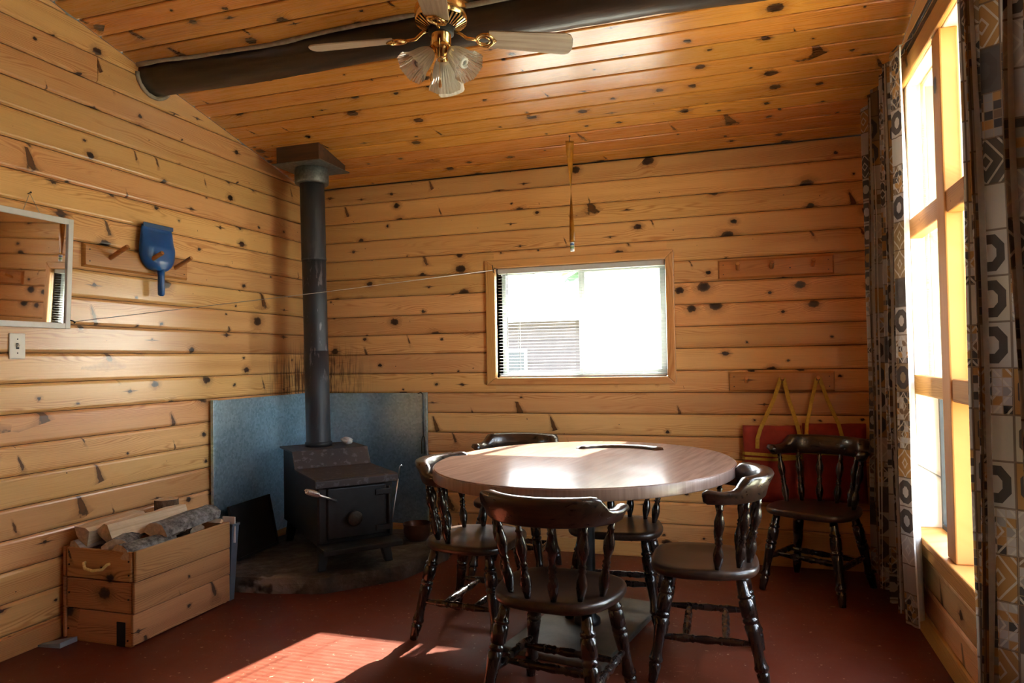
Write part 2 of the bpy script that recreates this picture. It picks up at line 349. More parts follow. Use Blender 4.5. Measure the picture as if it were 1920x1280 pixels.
def mat_curtain():
    t = NT('patterned_curtain_cloth'); t.n.remove(t.b)
    u = t.sep(t.uv()); U, V = u[0], u[1]        # metres
    # large bands of motifs, each with its own ground colour
    bu = t.math('FLOOR', t.math('DIVIDE', U, 0.092)); bv = t.math('FLOOR', t.math('DIVIDE', V, 0.118))
    wn_ = t.node('ShaderNodeTexWhiteNoise', {0: t.xyz(bu, bv, 0.0)}, out=1, noise_dimensions='3D'); cs = t.sep(wn_)
    cell = t.ramp(cs[0], [(0.0, (0.42, 0.37, 0.33)), (0.26, (0.36, 0.20, 0.075)), (0.44, (0.40, 0.36, 0.34)), (0.62, (0.27, 0.19, 0.11)), (0.72, (0.46, 0.40, 0.33)), (0.90, (0.10, 0.085, 0.08))], 'CONSTANT')
    fu = t.math('FRACT', t.math('DIVIDE', U, 0.092)); fv = t.math('FRACT', t.math('DIVIDE', V, 0.118))
    # stepped blocks
    su = t.math('FLOOR', t.math('MULTIPLY', fu, 4.0)); sv = t.math('FLOOR', t.math('MULTIPLY', fv, 5.0))
    blk = t.node('ShaderNodeTexWhiteNoise', {0: t.xyz(t.math('ADD', su, t.math('MULTIPLY', bu, 7.0)), t.math('ADD', sv, t.math('MULTIPLY', bv, 9.0)), 2.0)}, out=1, noise_dimensions='3D')
    bs = t.sep(blk)
    blkc = t.ramp(bs[0], [(0.0, (0.075, 0.065, 0.062)), (0.22, (0.40, 0.22, 0.085)), (0.40, (0.44, 0.40, 0.37)), (0.66, (0.19, 0.125, 0.08)), (0.82, (0.30, 0.28, 0.27))], 'CONSTANT')
    useb = t.math('GREATER_THAN', cs[1], 0.62)
    col = t.mix(useb, cell, blkc)
    # octagon and diamond motifs
    du = t.math('ABSOLUTE', t.math('SUBTRACT', fu, 0.5)); dv = t.math('ABSOLUTE', t.math('SUBTRACT', fv, 0.5))
    octo = t.math('MAXIMUM', t.math('MAXIMUM', du, dv), t.math('MULTIPLY', t.math('ADD', du, dv), 0.70))
    oct_on = t.math('MULTIPLY', t.math('LESS_THAN', cs[1], 0.34), 1.0)
    ring = t.math('MULTIPLY', t.math('LESS_THAN', octo, 0.40), t.math('GREATER_THAN', octo, 0.19))
    col = t.mix(t.math('MULTIPLY', ring, oct_on), col, (0.085, 0.07, 0.062))
    dia = t.math('ADD', du, dv)
    dia_on = t.math('MULTIPLY', t.math('GREATER_THAN', cs[2], 0.5), t.math('SUBTRACT', 1.0, oct_on))
    line = t.math('LESS_THAN', t.math('ABSOLUTE', t.math('SUBTRACT', t.math('FRACT', t.math('MULTIPLY', dia, 3.0)), 0.5)), 0.11)
    col = t.mix(t.math('MULTIPLY', line, t.math('MULTIPLY', dia_on, 0.8)), col, (0.56, 0.50, 0.43))
    edge = t.math('MAXIMUM', t.math('GREATER_THAN', du, 0.47), t.math('GREATER_THAN', dv, 0.478))
    col = t.mix(t.math('MULTIPLY', edge, 0.8), col, (0.12, 0.08, 0.055))
    sedge = t.math('MAXIMUM', t.math('GREATER_THAN', t.math('ABSOLUTE', t.math('SUBTRACT', t.math('FRACT', t.math('MULTIPLY', fu, 4.0)), 0.5)), 0.44),
                   t.math('GREATER_THAN', t.math('ABSOLUTE', t.math('SUBTRACT', t.math('FRACT', t.math('MULTIPLY', fv, 5.0)), 0.5)), 0.45))
    col = t.mix(t.math('MULTIPLY', t.math('MULTIPLY', sedge, useb), 0.6), col, (0.40, 0.30, 0.20))
    wv = t.noise(t.xyz(t.math('MULTIPLY', U, 900.0), t.math('MULTIPLY', V, 900.0), 0.0), 1.0, 1)
    col = t.mix(0.25, col, t.ramp(wv, [(0.2, (0.2, 0.17, 0.14)), (0.8, (0.6, 0.55, 0.5))]), 'MULTIPLY') if False else col
    col = t.mix(1.0, col, (0.80, 0.78, 0.77), 'MULTIPLY')
    df = t.node('ShaderNodeBsdfDiffuse', {'Color': col}); tl = t.node('ShaderNodeBsdfTranslucent', {'Color': col})
    ms = t.n.new('ShaderNodeMixShader'); ms.inputs[0].default_value = 0.17
    t.l.new(df, ms.inputs[1]); t.l.new(tl, ms.inputs[2]); t.l.new(ms.outputs[0], t.out.inputs[0])
    return t.m
M['curtain'] = mat_curtain()
def mat_lining():
    t = NT('curtain_lining'); t.n.remove(t.b)
    n = t.noise(t.obj(), 60, 3); col = t.ramp(n, [(0.3, (0.62, 0.58, 0.55)), (0.7, (0.70, 0.67, 0.64))])
    df = t.node('ShaderNodeBsdfDiffuse', {'Color': col}); tl = t.node('ShaderNodeBsdfTranslucent', {'Color': col})
    ms = t.n.new('ShaderNodeMixShader'); ms.inputs[0].default_value = 0.4
    t.l.new(df, ms.inputs[1]); t.l.new(tl, ms.inputs[2]); t.l.new(ms.outputs[0], t.out.inputs[0])
    return t.m
M['lining'] = mat_lining()
def mat_grass():
    t = NT('dry_meadow_grass'); n = t.noise(t.obj(), 3, 6, 0.7)
    t.set(color=t.ramp(n, [(0.3, (0.34, 0.34, 0.20)), (0.7, (0.50, 0.48, 0.34))]), rough=0.9); t.bump(n, 0.6, 0.05); return t.m
M['grass'] = mat_grass()
M['leaf'] = plain('pine_needles', (0.10, 0.17, 0.07), 0.7, 0, 0.5, 6, 0.5)
M['roofmetal'] = plain('pale_metal_roof', (0.55, 0.57, 0.58), 0.45, 0.2, 0.08, 4)
M['cabinwall'] = plain('grey_brown_cabin_wall', (0.045, 0.034, 0.036), 0.8, 0, 0.2, 5)
M['shingle'] = plain('dark_roof', (0.10, 0.09, 0.08), 0.9, 0, 0.2)

# ------------------------------------------------------------------ mesh helpers
def finish(name, bm, mat, parent=None, smooth=False, loc=None, rot=None, bevel=0.0, auto=None):
    bmesh.ops.recalc_face_normals(bm, faces=bm.faces)
    me = bpy.data.meshes.new(name); bm.to_mesh(me); bm.free()
    mats = mat if isinstance(mat, (list, tuple)) else [mat]
    for m in mats: me.materials.append(m)
    if smooth: me.polygons.foreach_set('use_smooth', [True] * len(me.polygons))
    o = bpy.data.objects.new(name, me); COL.objects.link(o)
    if parent is not None: o.parent = parent
    if loc is not None: o.location = loc
    if rot is not None: o.rotation_euler = rot
    if bevel:
        b = o.modifiers.new('bevel', 'BEVEL'); b.width = bevel; b.segments = 2; b.limit_method = 'ANGLE'; b.angle_limit = radians(40)
    return o
def tag(o, label, cat, group=None):
    o['label'] = label; o['category'] = cat
    if group: o['group'] = group
    return o
def struct(o, label=None, cat='room'):
    o['kind'] = 'structure'
    if label: o['label'] = label
    o['category'] = cat
    return o
def empty(name, loc=(0, 0, 0), rotz=0.0):
    o = bpy.data.objects.new(name, None); COL.objects.link(o); o.location = loc; o.rotation_euler = (0, 0, rotz); o.empty_display_size = 0.1
    return o
def box(bm, x0, x1, y0, y1, z0, z1, mi=0):
    v = [bm.verts.new((x, y, z)) for x in (x0, x1) for y in (y0, y1) for z in (z0, z1)]
    fs = []
    for f in ((0, 1, 3, 2), (4, 6, 7, 5), (0, 4, 5, 1), (2, 3, 7, 6), (0, 2, 6, 4), (1, 5, 7, 3)):
        fa = bm.faces.new([v[i] for i in f]); fa.material_index = mi; fs.append(fa)
    return v
def boxo(name, x0, x1, y0, y1, z0, z1, mat, parent=None, bevel=0.0, **kw):
    bm = bmesh.new(); cx, cy, cz = (x0 + x1) / 2, (y0 + y1) / 2, (z0 + z1) / 2
    box(bm, x0 - cx, x1 - cx, y0 - cy, y1 - cy, z0 - cz, z1 - cz)
    return finish(name, bm, mat, parent, loc=(cx, cy, cz), bevel=bevel, **kw)
def frame_of(p0, p1):
    d = (Vector(p1) - Vector(p0)); L = d.length; q = d.to_track_quat('Z', 'Y'); return Vector(p0), q, L
def lathe(bm, p0, p1, prof, seg=12, mi=0, cap=True):
    """revolve (t, r) pairs about the axis p0 -> p1"""
    o, q, L = frame_of(p0, p1); rings = []
    for t_, r in prof:
        rings.append([bm.verts.new(o + q @ Vector((r * cos(2 * pi * k / seg), r * sin(2 * pi * k / seg), t_ * L))) for k in range(seg)])
    for a, b in zip(rings, rings[1:]):
        for k in range(seg):
            f = bm.faces.new((a[k], a[(k + 1) % seg], b[(k + 1) % seg], b[k])); f.material_index = mi
    if cap:
        for r in (rings[0][::-1], rings[-1]):
            f = bm.faces.new(r); f.material_index = mi
    return rings
def tube(bm, pts, r, seg=8, mi=0, flat=None):
    pts = [Vector(p) for p in pts]; rings = []; up = None
    for i, p in enumerate(pts):
        d = (pts[min(i + 1, len(pts) - 1)] - pts[max(i - 1, 0)]).normalized()
        if up is None:
            up = Vector((0, 0, 1)) if abs(d.z) < 0.9 else Vector((1, 0, 0))
        s = d.cross(up).normalized(); up = s.cross(d).normalized()
        rr = r[i] if isinstance(r, (list, tuple)) else r
        ra, rb = (rr, rr) if flat is None else flat
        rings.append([bm.verts.new(p + s * ra * cos(2 * pi * k / seg) + up * rb * sin(2 * pi * k / seg)) for k in range(seg)])
    for a, b in zip(rings, rings[1:]):
        for k in range(seg):
            f = bm.faces.new((a[k], a[(k + 1) % seg], b[(k + 1) % seg], b[k])); f.material_index = mi
    for r_ in (rings[0][::-1], rings[-1]):
        f = bm.faces.new(r_); f.material_index = mi
    return rings
def loft(bm, rings, close=True, caps=True, mi=0):
    vs = [[bm.verts.new(p) for p in r] for r in rings]
    n = len(vs[0])
    for a, b in zip(vs, vs[1:]):
        for k in range(n if close else n - 1):
            f = bm.faces.new((a[k], a[(k + 1) % n], b[(k + 1) % n], b[k])); f.material_index = mi
    if caps and close:
        for r in (vs[0][::-1], vs[-1]):
            f = bm.faces.new(r); f.material_index = mi
    return vs
def prism(bm, poly, z0, z1, mi=0):
    loft(bm, [[(x, y, z0) for x, y in poly], [(x, y, z1) for x, y in poly]], mi=mi)

def plank(parent, c, L, H, R, mat, T=0.018, ch=0.009, cuts=(), name='plank', gap=0.0019):
    """a bevel-edged board: length on local X, height on local Z, its face towards local -Y"""
    bm = bmesh.new(); h = H / 2 - gap
    prof = [(0, -h), (-T + ch, -h), (-T + ch * 0.25, -h + ch * 0.75), (-T, -h + ch * 1.5), (-T, h - ch * 1.5), (-T + ch * 0.25, h - ch * 0.75), (-T + ch, h), (0, h)]
    loft(bm, [[(s * L / 2, y, z) for y, z in prof] for s in (-1, 1)])
    W = Matrix.Translation(Vector(c)) @ R.to_4x4(); Wi = W.inverted(); Ri = R.inverted()
    for co, no in cuts:      # world plane: drop what lies on the side of the normal
        geo = bm.verts[:] + bm.edges[:] + bm.faces[:]
        bmesh.ops.bisect_plane(bm, geom=geo, plane_co=Wi @ Vector(co), plane_no=Ri @ Vector(no), clear_outer=True)
        ed = [e for e in bm.edges if e.is_boundary]
        if ed: bmesh.ops.holes_fill(bm, edges=ed, sides=0)
    if not bm.faces: bm.free(); return None
    o = finish(name, bm, mat, parent); o.matrix_local = W
    return o
R_BACK = Matrix.Identity(3); R_LEFT = Matrix.Rotation(pi / 2, 3, 'Z'); R_RIGHT = Matrix.Rotation(-pi / 2, 3, 'Z')
PT = 0.018

# ================================================================== SETTING
# ---- floor and ground
struct(boxo('floor', XL - 0.15, XR + 0.2, YF - 0.15, YB + 0.2, -0.10, 0.0, M['floor']), 'red painted floor, scuffed and chipped', 'floor')
bm = bmesh.new(); prism(bm, [(60 * cos(a * pi / 16), 60 * sin(a * pi / 16)) for a in range(32)], -0.7, -0.45)
struct(finish('ground', bm, M['grass']), 'dry grass outside the cabin', 'ground')

# ---- left wall
wl_ = struct(boxo('wall_left', XL - 0.13, XL - PT, YF, YB + 0.13, 0, 0.5, M['backing']), 'left wall of knotty pine boards', 'wall')
bpy.data.objects.remove(wl_)
bm = bmesh.new()
prof = [(YF, 0), (YB + 0.12, 0), (YB + 0.12, ceil_z(YB) - 0.02), (RIDGE, ceil_z(RIDGE) - 0.005), (YF, ceil_z(YF) - 0.005)]
loft(bm, [[(x, y, z) for y, z in prof] for x in (XL - 0.13, XL - PT)])
wall_left = struct(finish('wall_left', bm, M['backing']), 'left wall of knotty pine boards', 'wall')
P_ = 0.1328; ytop0 = 2.749
cutB = ((0, YB, 2.467), (0, SL, 1)); cutF = ((0, RIDGE, ceil_z(RIDGE)), (0, -SL, 1))
for k in range(-5, 20):
    zt = ytop0 - P_ * k; zb = zt - P_
    segs = [(YF, 0.9), (0.9, YB)]
    if k == 0: segs = [(YF, 0.9), (0.9, 2.672), (2.674, YB)]
    if k % 3 == 2: segs = [(YF, -0.4), (-0.4, YB)]
    for a, b in segs:
        plank(wall_left, (XL - PT, (a + b) / 2, (zt + zb) / 2), b - a - 0.001, P_, R_LEFT, M['wall'], cuts=(cutB, cutF) if zt > 2.46 else ())
zlast = ytop0 - P_ * 20
plank(wall_left, (XL - PT, (YF + YB) / 2, zlast / 2), YB - YF, zlast, R_LEFT, M['wall'])

# ---- back wall with its window hole
WX0, WX1, WZ0, WZ1 = -1.545, -0.440, 1.105, 1.826
bm = bmesh.new(); t0, t1 = YB + PT, YB + 0.13
box(bm, XL - 0.13, WX0, t0, t1, 0, 2.4665); box(bm, WX1, XR + 0.17, t0, t1, 0, 2.4665); box(bm, WX0, WX1, t0, t1, 0, WZ0); box(bm, WX0, WX1, t0, t1, WZ1, 2.4665)
wall_back = struct(finish('wall_back', bm, M['backing']), 'back wall of knotty pine boards', 'wall')
PB = 0.1335
for j in range(0, 19):
    zt = 2.475 - PB * j; zb = max(0.0, zt - PB)
    if zt < 0.02: break
    zt = min(zt, 2.466); c = (zt + zb) / 2; H = zt - zb
    def pb(a, b, lo, hi):
        plank(wall_back, ((a + b) / 2, YB + PT, (lo + hi) / 2), b - a, hi - lo, R_BACK, M['wall'])
    if zb > WZ1 + 0.03 or zt < WZ0 - 0.03: pb(XL, XR, zb, zt)
    else:
        # boards that meet the window are notched round it: left piece, right piece and the strip above or below
        pb(XL, WX0 - 0.01, zb, zt); pb(WX1 + 0.01, XR, zb, zt)
        if zt > WZ1 + 0.02: pb(WX0 - 0.01, WX1 + 0.01, WZ1 + 0.012, zt)
        if zb < WZ0 - 0.02: pb(WX0 - 0.01, WX1 + 0.01, zb, WZ0 - 0.012)

# ---- right wall: boards below the sill, boards above the head, posts between the panes
RY0, RY1, RZ0, RZ1 = 1.30, 3.62, 0.45, 2.425
bm = bmesh.new(); a0, a1 = XR + PT, XR + 0.085
def gable_box(y0, y1, z0):
    loft(bm, [[(x, y0, z0), (x, y1, z0), (x, y1, ceil_z(y1) - 0.01), (x, y0, ceil_z(y0) - 0.01)] for x in (a0, a1)])
box(bm, a0, a1, RY0, RY1, 0, RZ0 - 0.03)
gable_box(RY1, YB + 0.12, 0); gable_box(YF, RIDGE, 0); gable_box(RIDGE, RY0, 0); gable_box(RY0, RY1, RZ1 + 0.02)
wall_right = struct(finish('wall_right', bm, M['backing']), 'right wall of pine boards round the tall windows', 'wall')
for j in range(-3, 19):
    zt = 2.475 - PB * j; zb = max(0.0, zt - PB)
    if zt < 0.02: break
    H = zt - zb; c = (zt + zb) / 2
    def pr(a, b, lo, hi, cuts=()):
        plank(wall_right, (XR + PT, (a + b) / 2, (lo + hi) / 2), b - a, hi - lo, R_RIGHT, M['wall'], cuts=cuts)
    cuts = (cutB, cutF) if zt > 2.4 else ()
    if zt < RZ0 - 0.0: pr(YF, YB, zb, zt)
    elif zb < RZ0: pr(RY1 + 0.01, YB, zb, zt); pr(YF, RY0 - 0.01, zb, zt); pr(RY0, RY1, zb, RZ0 - 0.035)
    elif zb > RZ1 + 0.09: pr(YF, YB, zb, zt, cuts)
    else: pr(RY1 + 0.01, YB, zb, zt, cuts); pr(YF, RY0 - 0.01, zb, zt, cuts)

# ---- wall behind the camera, plain boards
bm = bmesh.new(); box(bm, XL - 0.13, XR + 0.17, YF - 0.13, YF - PT, 0, ceil_z(YF) - 0.01)
wall_front = struct(finish('wall_front', bm, M['backing']), 'pine board wall behind the viewer', 'wall')
R_FRONT = Matrix.Rotation(pi, 3, 'Z')
for j in range(0, 19):
    zt = 2.46 - PB * j; zb = max(0, zt - PB)
    if zt > 0.02: plank(wall_front, ((XL + XR) / 2, YF - PT, (zt + zb) / 2), XR - XL, zt - zb, R_FRONT, M['wall'])

# ---- ceiling boards and roof
th = math.atan(SL); ca, sa = cos(th), sin(th)
bm = bmesh.new()
def slope_slab(y0, y1, off0, off1):
    loft(bm, [[(x, y0, ceil_z(y0) + off0), (x, y1, ceil_z(y1) + off0), (x, y1, ceil_z(y1) + off1), (x, y0, ceil_z(y0) + off1)] for x in (XL - 0.45, XR + 0.55)])
# eaves run on past the walls
def ez(y): return 2.467 + SL * (YB - y)
YE = 5.46
loft(bm, [[(x, RIDGE, ez(RIDGE) + 0.03), (x, YE, ez(YE) + 0.03), (x, YE, ez(YE) + 0.16), (x, RIDGE, ez(RIDGE) + 0.16)] for x in (XL - 0.45, XR + 0.55)])
slope_slab(YF - 0.6, RIDGE, 0.03, 0.16)
ceiling = struct(finish('ceiling', bm, M['shingle']), 'sloping ceiling of knotty pine boards', 'ceiling')
slopelen = (YB - RIDGE) / ca; PC = 0.1285; n = int(slopelen / PC) + 1
Rc1 = Matrix.Rotation(-th, 3, 'X') @ Matrix.Rotation(pi / 2, 3, 'X')
for i in range(n):
    s = (i + 0.5) * PC; y = YB + 0.012 - s * ca; z = ceil_z(YB) + (s * sa) + PT
    if y < RIDGE: break
    a, b = XL + 0.001, XR - 0.001
    js = [a, b] if i % 4 else [a, -1.2 - 0.3 * (i % 3), b]
    js = [a, b]
    for u, v in zip(js, js[1:]):
        plank(ceiling, ((u + v) / 2, y + PT * sa * 0.2, z), v - u - 0.001, PC, Rc1, M['ceil'], ch=0.0045, gap=0.0032)
Rc2 = Matrix.Rotation(th, 3, 'X') @ Matrix.Rotation(pi / 2, 3, 'X')
for i in range(n):
    s = (i + 0.5) * PC; y = YF + s * ca; z = ceil_z(YF) + s * sa + PT
    if y > RIDGE: break
    plank(ceiling, ((XL + XR) / 2, y, z), XR - XL - 0.002, PC, Rc2, M['ceil'], ch=0.006)

# ---- baseboards
struct(boxo('baseboard_left', XL, XL + 0.014, YF, YB - 0.001, 0.0, 0.088, M['trim'], bevel=0.004), 'pine baseboard along the left wall', 'baseboard')
struct(boxo('baseboard_back', XL + 0.015, XR - 0.02, YB - 0.014, YB, 0.0, 0.088, M['trim'], bevel=0.004), 'pine baseboard along the back wall', 'baseboard')
struct(boxo('baseboard_right', XR - 0.016, XR, YF, YB - 0.001, 0.0, 0.095, M['post'], bevel=0.005), 'pine baseboard along the window wall', 'baseboard')

# ---- window in the back wall
w1 = struct(empty('window_1', (0, 0, 0)), 'sliding window in the back wall with pine casing', 'window')
TX0, TX1, TZ0, TZ1 = -1.611, -0.388, 1.058, 1.880
def casing(name, quad, y0, y1, horizontal):
    xs = [q[0] for q in quad]; zs = [q[1] for q in quad]; cx, cz = sum(xs) / 4, sum(zs) / 4
    bm = bmesh.new()
    R = Matrix.Identity(3) if horizontal else Matrix.Rotation(pi / 2, 3, 'Y')
    Ri = R.inverted()
    loft(bm, [[Ri @ Vector((x - cx, y - y1, z - cz)) for x, z in quad] for y in (y0, y1)])
    o = finish(name, bm, M['trim'], w1, bevel=0.006); o.matrix_local = Matrix.Translation((cx, y1, cz)) @ R.to_4x4(); return o
casing('casing_board', [(TX0, TZ1), (TX1, TZ1), (WX1, WZ1), (WX0, WZ1)], YB - 0.020, YB, True)
casing('casing_board', [(TX0, TZ0), (TX1, TZ0), (WX1, WZ0), (WX0, WZ0)], YB - 0.020, YB, True)
casing('casing_board', [(TX0, TZ0), (TX0, TZ1), (WX0, WZ1), (WX0, WZ0)], YB - 0.020, YB, False)
casing('casing_board', [(TX1, TZ0), (TX1, TZ1), (WX1, WZ1), (WX1, WZ0)], YB - 0.020, YB, False)
for nm, b in (('jamb', (WX0 - 0.01, WX0, YB, YB + 0.13, WZ0, WZ1)), ('jamb', (WX1, WX1 + 0.01, YB, YB + 0.13, WZ0, WZ1)), ('jamb', (WX0, WX1, YB, YB + 0.13, WZ0 - 0.01, WZ0)), ('jamb', (WX0, WX1, YB, YB + 0.13, WZ1, WZ1 + 0.01))):
    boxo(nm, *b, M['trim'], w1)
yg = YB + 0.085; xm = -0.985
def sash(name, x0, x1, y, wd, mat):
    bm = bmesh.new(); z0, z1 = WZ0 + 0.004, WZ1 - 0.004
    box(bm, x0, x1, y, y + 0.026, z0, z0 + wd); box(bm, x0, x1, y, y + 0.026, z1 - wd, z1); box(bm, x0, x0 + wd, y, y + 0.026, z0 + wd, z1 - wd); box(bm, x1 - wd, x1, y, y + 0.026, z0 + wd, z1 - wd)
    s_ = finish(name, bm, mat, w1, bevel=0.003)
    return s_
s1 = sash('sash', WX0 + 0.004, xm + 0.02, yg + 0.03, 0.030, M['vinyl']); s2 = sash('sash', xm - 0.02, WX1 - 0.004, yg - 0.002, 0.042, M['vinyl'])
boxo('pane', WX0 + 0.034, xm - 0.01, yg + 0.041, yg + 0.044, WZ0 + 0.034, WZ1 - 0.034, M['glass'], s1)
boxo('pane', xm + 0.022, WX1 - 0.046, yg + 0.010, yg + 0.013, WZ0 + 0.046, WZ1 - 0.046, M['dusty'], s2)

# ---- tall windows in the right wall
w2 = struct(empty('window_2', (0, 0, 0)), 'tall window bank with pine posts and rails in the right wall', 'window')
def rpost(name, x0, x1, y0, y1, z0, z1, mat=None, vertical=True, bevel=0.006):
    bm = bmesh.new(); cx, cy, cz = (x0 + x1) / 2, (y0 + y1) / 2, (z0 + z1) / 2
    dx, dy, dz = (x1 - x0) / 2, (y1 - y0) / 2, (z1 - z0) / 2
    if vertical:   # length on local X
        R = Matrix(((0, 0, 1), (0, 1, 0), (-1, 0, 0)))
        R = Matrix.Rotation(-pi / 2, 3, 'Y') @ Matrix.Rotation(pi / 2, 3, 'X')
        box(bm, -dz, dz, -dx, dx, -dy, dy)
        R = Matrix(((0, 1, 0), (0, 0, 1), (1, 0, 0)))
    else:
        box(bm, -dy, dy, -dx, dx, -dz, dz)
        R = Matrix(((0, 1, 0), (1, 0, 0), (0, 0, 1)))
        R = Matrix(((0, 1, 0), (-1, 0, 0), (0, 0, 1)))
    o = finish(name, bm, mat or M['post'], w2, bevel=bevel); o.matrix_local = Matrix.Translation((cx, cy, cz)) @ R.to_4x4(); return o
posts = [3.03 - 0.58 * i for i in range(3)]
edges = [RY1] + posts + [RY0]
for p in posts:
    rpost('post', XR - 0.012, XR + 0.05, p - 0.056, p + 0.056, RZ0, RZ1)
    rpost('jamb_board', XR + 0.051, XR + 0.19, p - 0.045, p - 0.020, RZ0, RZ1, M['rawpine'], bevel=0.002)
    rpost('jamb_board', XR + 0.051, XR + 0.19, p + 0.020, p + 0.045, RZ0, RZ1, M['rawpine'], bevel=0.002)
rpost('jamb_board', XR, XR + 0.075, RY1 - 0.03, RY1, 1.06, RZ1, M['rawpine'], bevel=0.002)
rpost('jamb_board', XR, XR + 0.112, RY1 - 0.03, RY1, RZ0, 1.06, M['rawpine'], bevel=0.002)
rpost('jamb_board', XR, XR + 0.19, RY0, RY0 + 0.03, RZ0, RZ1, M['rawpine'], bevel=0.002)
rpost('head_board', XR, XR + 0.12, RY0, RY1, RZ1, RZ1 + 0.02, M['rawpine'], False)
rpost('head_casing', XR - 0.022, XR - 0.001, RY0 - 0.07, RY1 + 0.07, RZ1 + 0.001, RZ1 + 0.09, M['post'], False)
rpost('sill', XR - 0.035, XR + 0.16, RY0 - 0.05, RY1 + 0.05, RZ0 - 0.032, RZ0 - 0.001, M['post'], False)
rpost('apron', XR - 0.018, XR - 0.001, RY0 - 0.04, RY1 + 0.04, RZ0 - 0.095, RZ0 - 0.033, M['post'], False)
rpost('side_casing', XR - 0.020, XR - 0.001, RY1, RY1 + 0.08, RZ0, RZ1, M['post'])
xg = XR + 0.155
for a, b in zip(edges, edges[1:]):
    hi = a - (0.056 if a != RY1 else 0.03); lo = b + (0.056 if b != RY0 else 0.03)
    for z in (1.735, 1.040):
        rpost('rail', XR - 0.006, XR + 0.05, lo, hi, z, z + 0.085, M['post'], False)
        rpost('rail_block', XR + 0.051, XR + 0.10, lo + 0.012, hi - 0.012, z + 0.022, z + 0.055, M['rawpine'], False, bevel=0.002)
    for z0, z1 in ((RZ0, 1.062), (1.095, 1.757), (1.79, RZ1)):
        low = z0 == RZ0; xg = XR + (0.098 if low else 0.058)
        bm = bmesh.new(); wd = 0.022 if low else 0.008; d0, d1 = (0.012, 0.02) if low else (0.004, 0.008)
        y0, y1 = lo + 0.012, hi - 0.012
        box(bm, xg - d0, xg + d1, y0, y1, z0, z0 + wd); box(bm, xg - d0, xg + d1, y0, y1, z1 - wd, z1); box(bm, xg - d0, xg + d1, y0, y0 + wd, z0 + wd, z1 - wd); box(bm, xg - d0, xg + d1, y1 - wd, y1, z0 + wd, z1 - wd)
        fr = finish('sash', bm, M['black_metal'] if low else M['trim'], w2)
        boxo('pane', xg, xg + 0.004, y0 + wd, y1 - wd, z0 + wd, z1 - wd, M['glass'], fr)

# ---- log purlin under the ceiling
def beam():
    bm = bmesh.new(); seg = 22; N = 44; yc, zc = 3.02, 2.772
    rings = []
    for i in range(N + 1):
        x = XL + 0.004 + (XR - XL - 0.03) * i / N
        ring = []
        wob = 0.012 * sin(x * 2.1) + 0.008 * sin(x * 5.3 + 1)
        for k in range(seg):
            a = 2 * pi * k / seg
            r = 0.089 + 0.006 * mnoise.noise(Vector((x * 2.2, cos(a) * 1.5, sin(a) * 1.5))) + 0.004 * mnoise.noise(Vector((x * 9, cos(a) * 3, sin(a) * 3)))
            ring.append((x, wob + 1.12 * r * cos(a), r * sin(a) - 0.012))
        rings.append(ring)
    loft(bm, rings)
    o = finish('log_beam', bm, M['log'], smooth=True, loc=(0, yc, zc))
    tag(o, 'dark peeled log beam running across under the pine ceiling', 'beam')
    for sgn, nm in ((-1, 'caulk_line'), (1, 'caulk_line')):
        bm = bmesh.new(); pts = []; rs = []
        for i in range(60):
            x = XL + 0.01 + (XR - XL - 0.03) * i / 59
            y = sgn * (0.108 + 0.006 * mnoise.noise(Vector((x * 4, sgn, 0)))) + 0.012 * sin(x * 2.1) + 0.008 * sin(x * 5.3 + 1)
            pts.append((x, y, ceil_z(yc + y) - zc - 0.004)); rs.append(0.011 + 0.007 * mnoise.noise(Vector((x * 7, 3, sgn))))
        tube(bm, pts, rs, 8); finish(nm, bm, M['caulk'], o, smooth=True)
    bm = bmesh.new(); pts = []
    for i in range(17):
        a = pi * 1.0 + pi * i / 16
        pts.append((XL + 0.006, 1.13 * 0.098 * cos(a) + 0.0, 0.100 * sin(a) - 0.012))
    tube(bm, pts, [0.010 + 0.004 * random.random() for _ in pts], 8); finish('caulk_line', bm, M['caulk'], o, smooth=True)
beam()
#__MORE__
# ================================================================== THINGS
# ---- chairs
LEG = [(0, .0165), (.05, .0185), (.13, .0225), (.165, .0235), (.173, .0190), (.181, .0190), (.19, .0245), (.205, .0268), (.22, .0262), (.235, .0232), (.30, .0195), (.40, .0215), (.52, .0255), (.575, .0268), (.583, .0225), (.592, .0225), (.60, .0270), (.615, .0275), (.628, .0270), (.636, .0225), (.645, .0225), (.655, .0268), (.74, .0278), (.79, .0268), (.798, .0222), (.806, .0222), (.815, .0265), (.835, .0262), (.845, .0215), (.90, .0205), (1, .018)]
SPN = [(0, .0075), (.05, .0095), (.14, .0145), (.22, .0165), (.30, .013), (.36, .0085), (.385, .0125), (.41, .0085), (.44, .0125), (.465, .0085), (.52, .0105), (.60, .0155), (.68, .0165), (.76, .012), (.83, .0085), (.855, .0115), (.88, .008), (1, .0105)]
STR = [(0, .0085), (.06, .010), (.16, .0125), (.27, .0165), (.33, .0135), (.355, .0165), (.38, .012), (.44, .0145), (.50, .0165), (.56, .0145), (.62, .012), (.645, .0165), (.67, .0135), (.73, .0165), (.84, .0125), (.94, .010), (1, .0085)]
SEAT_Z = 0.428
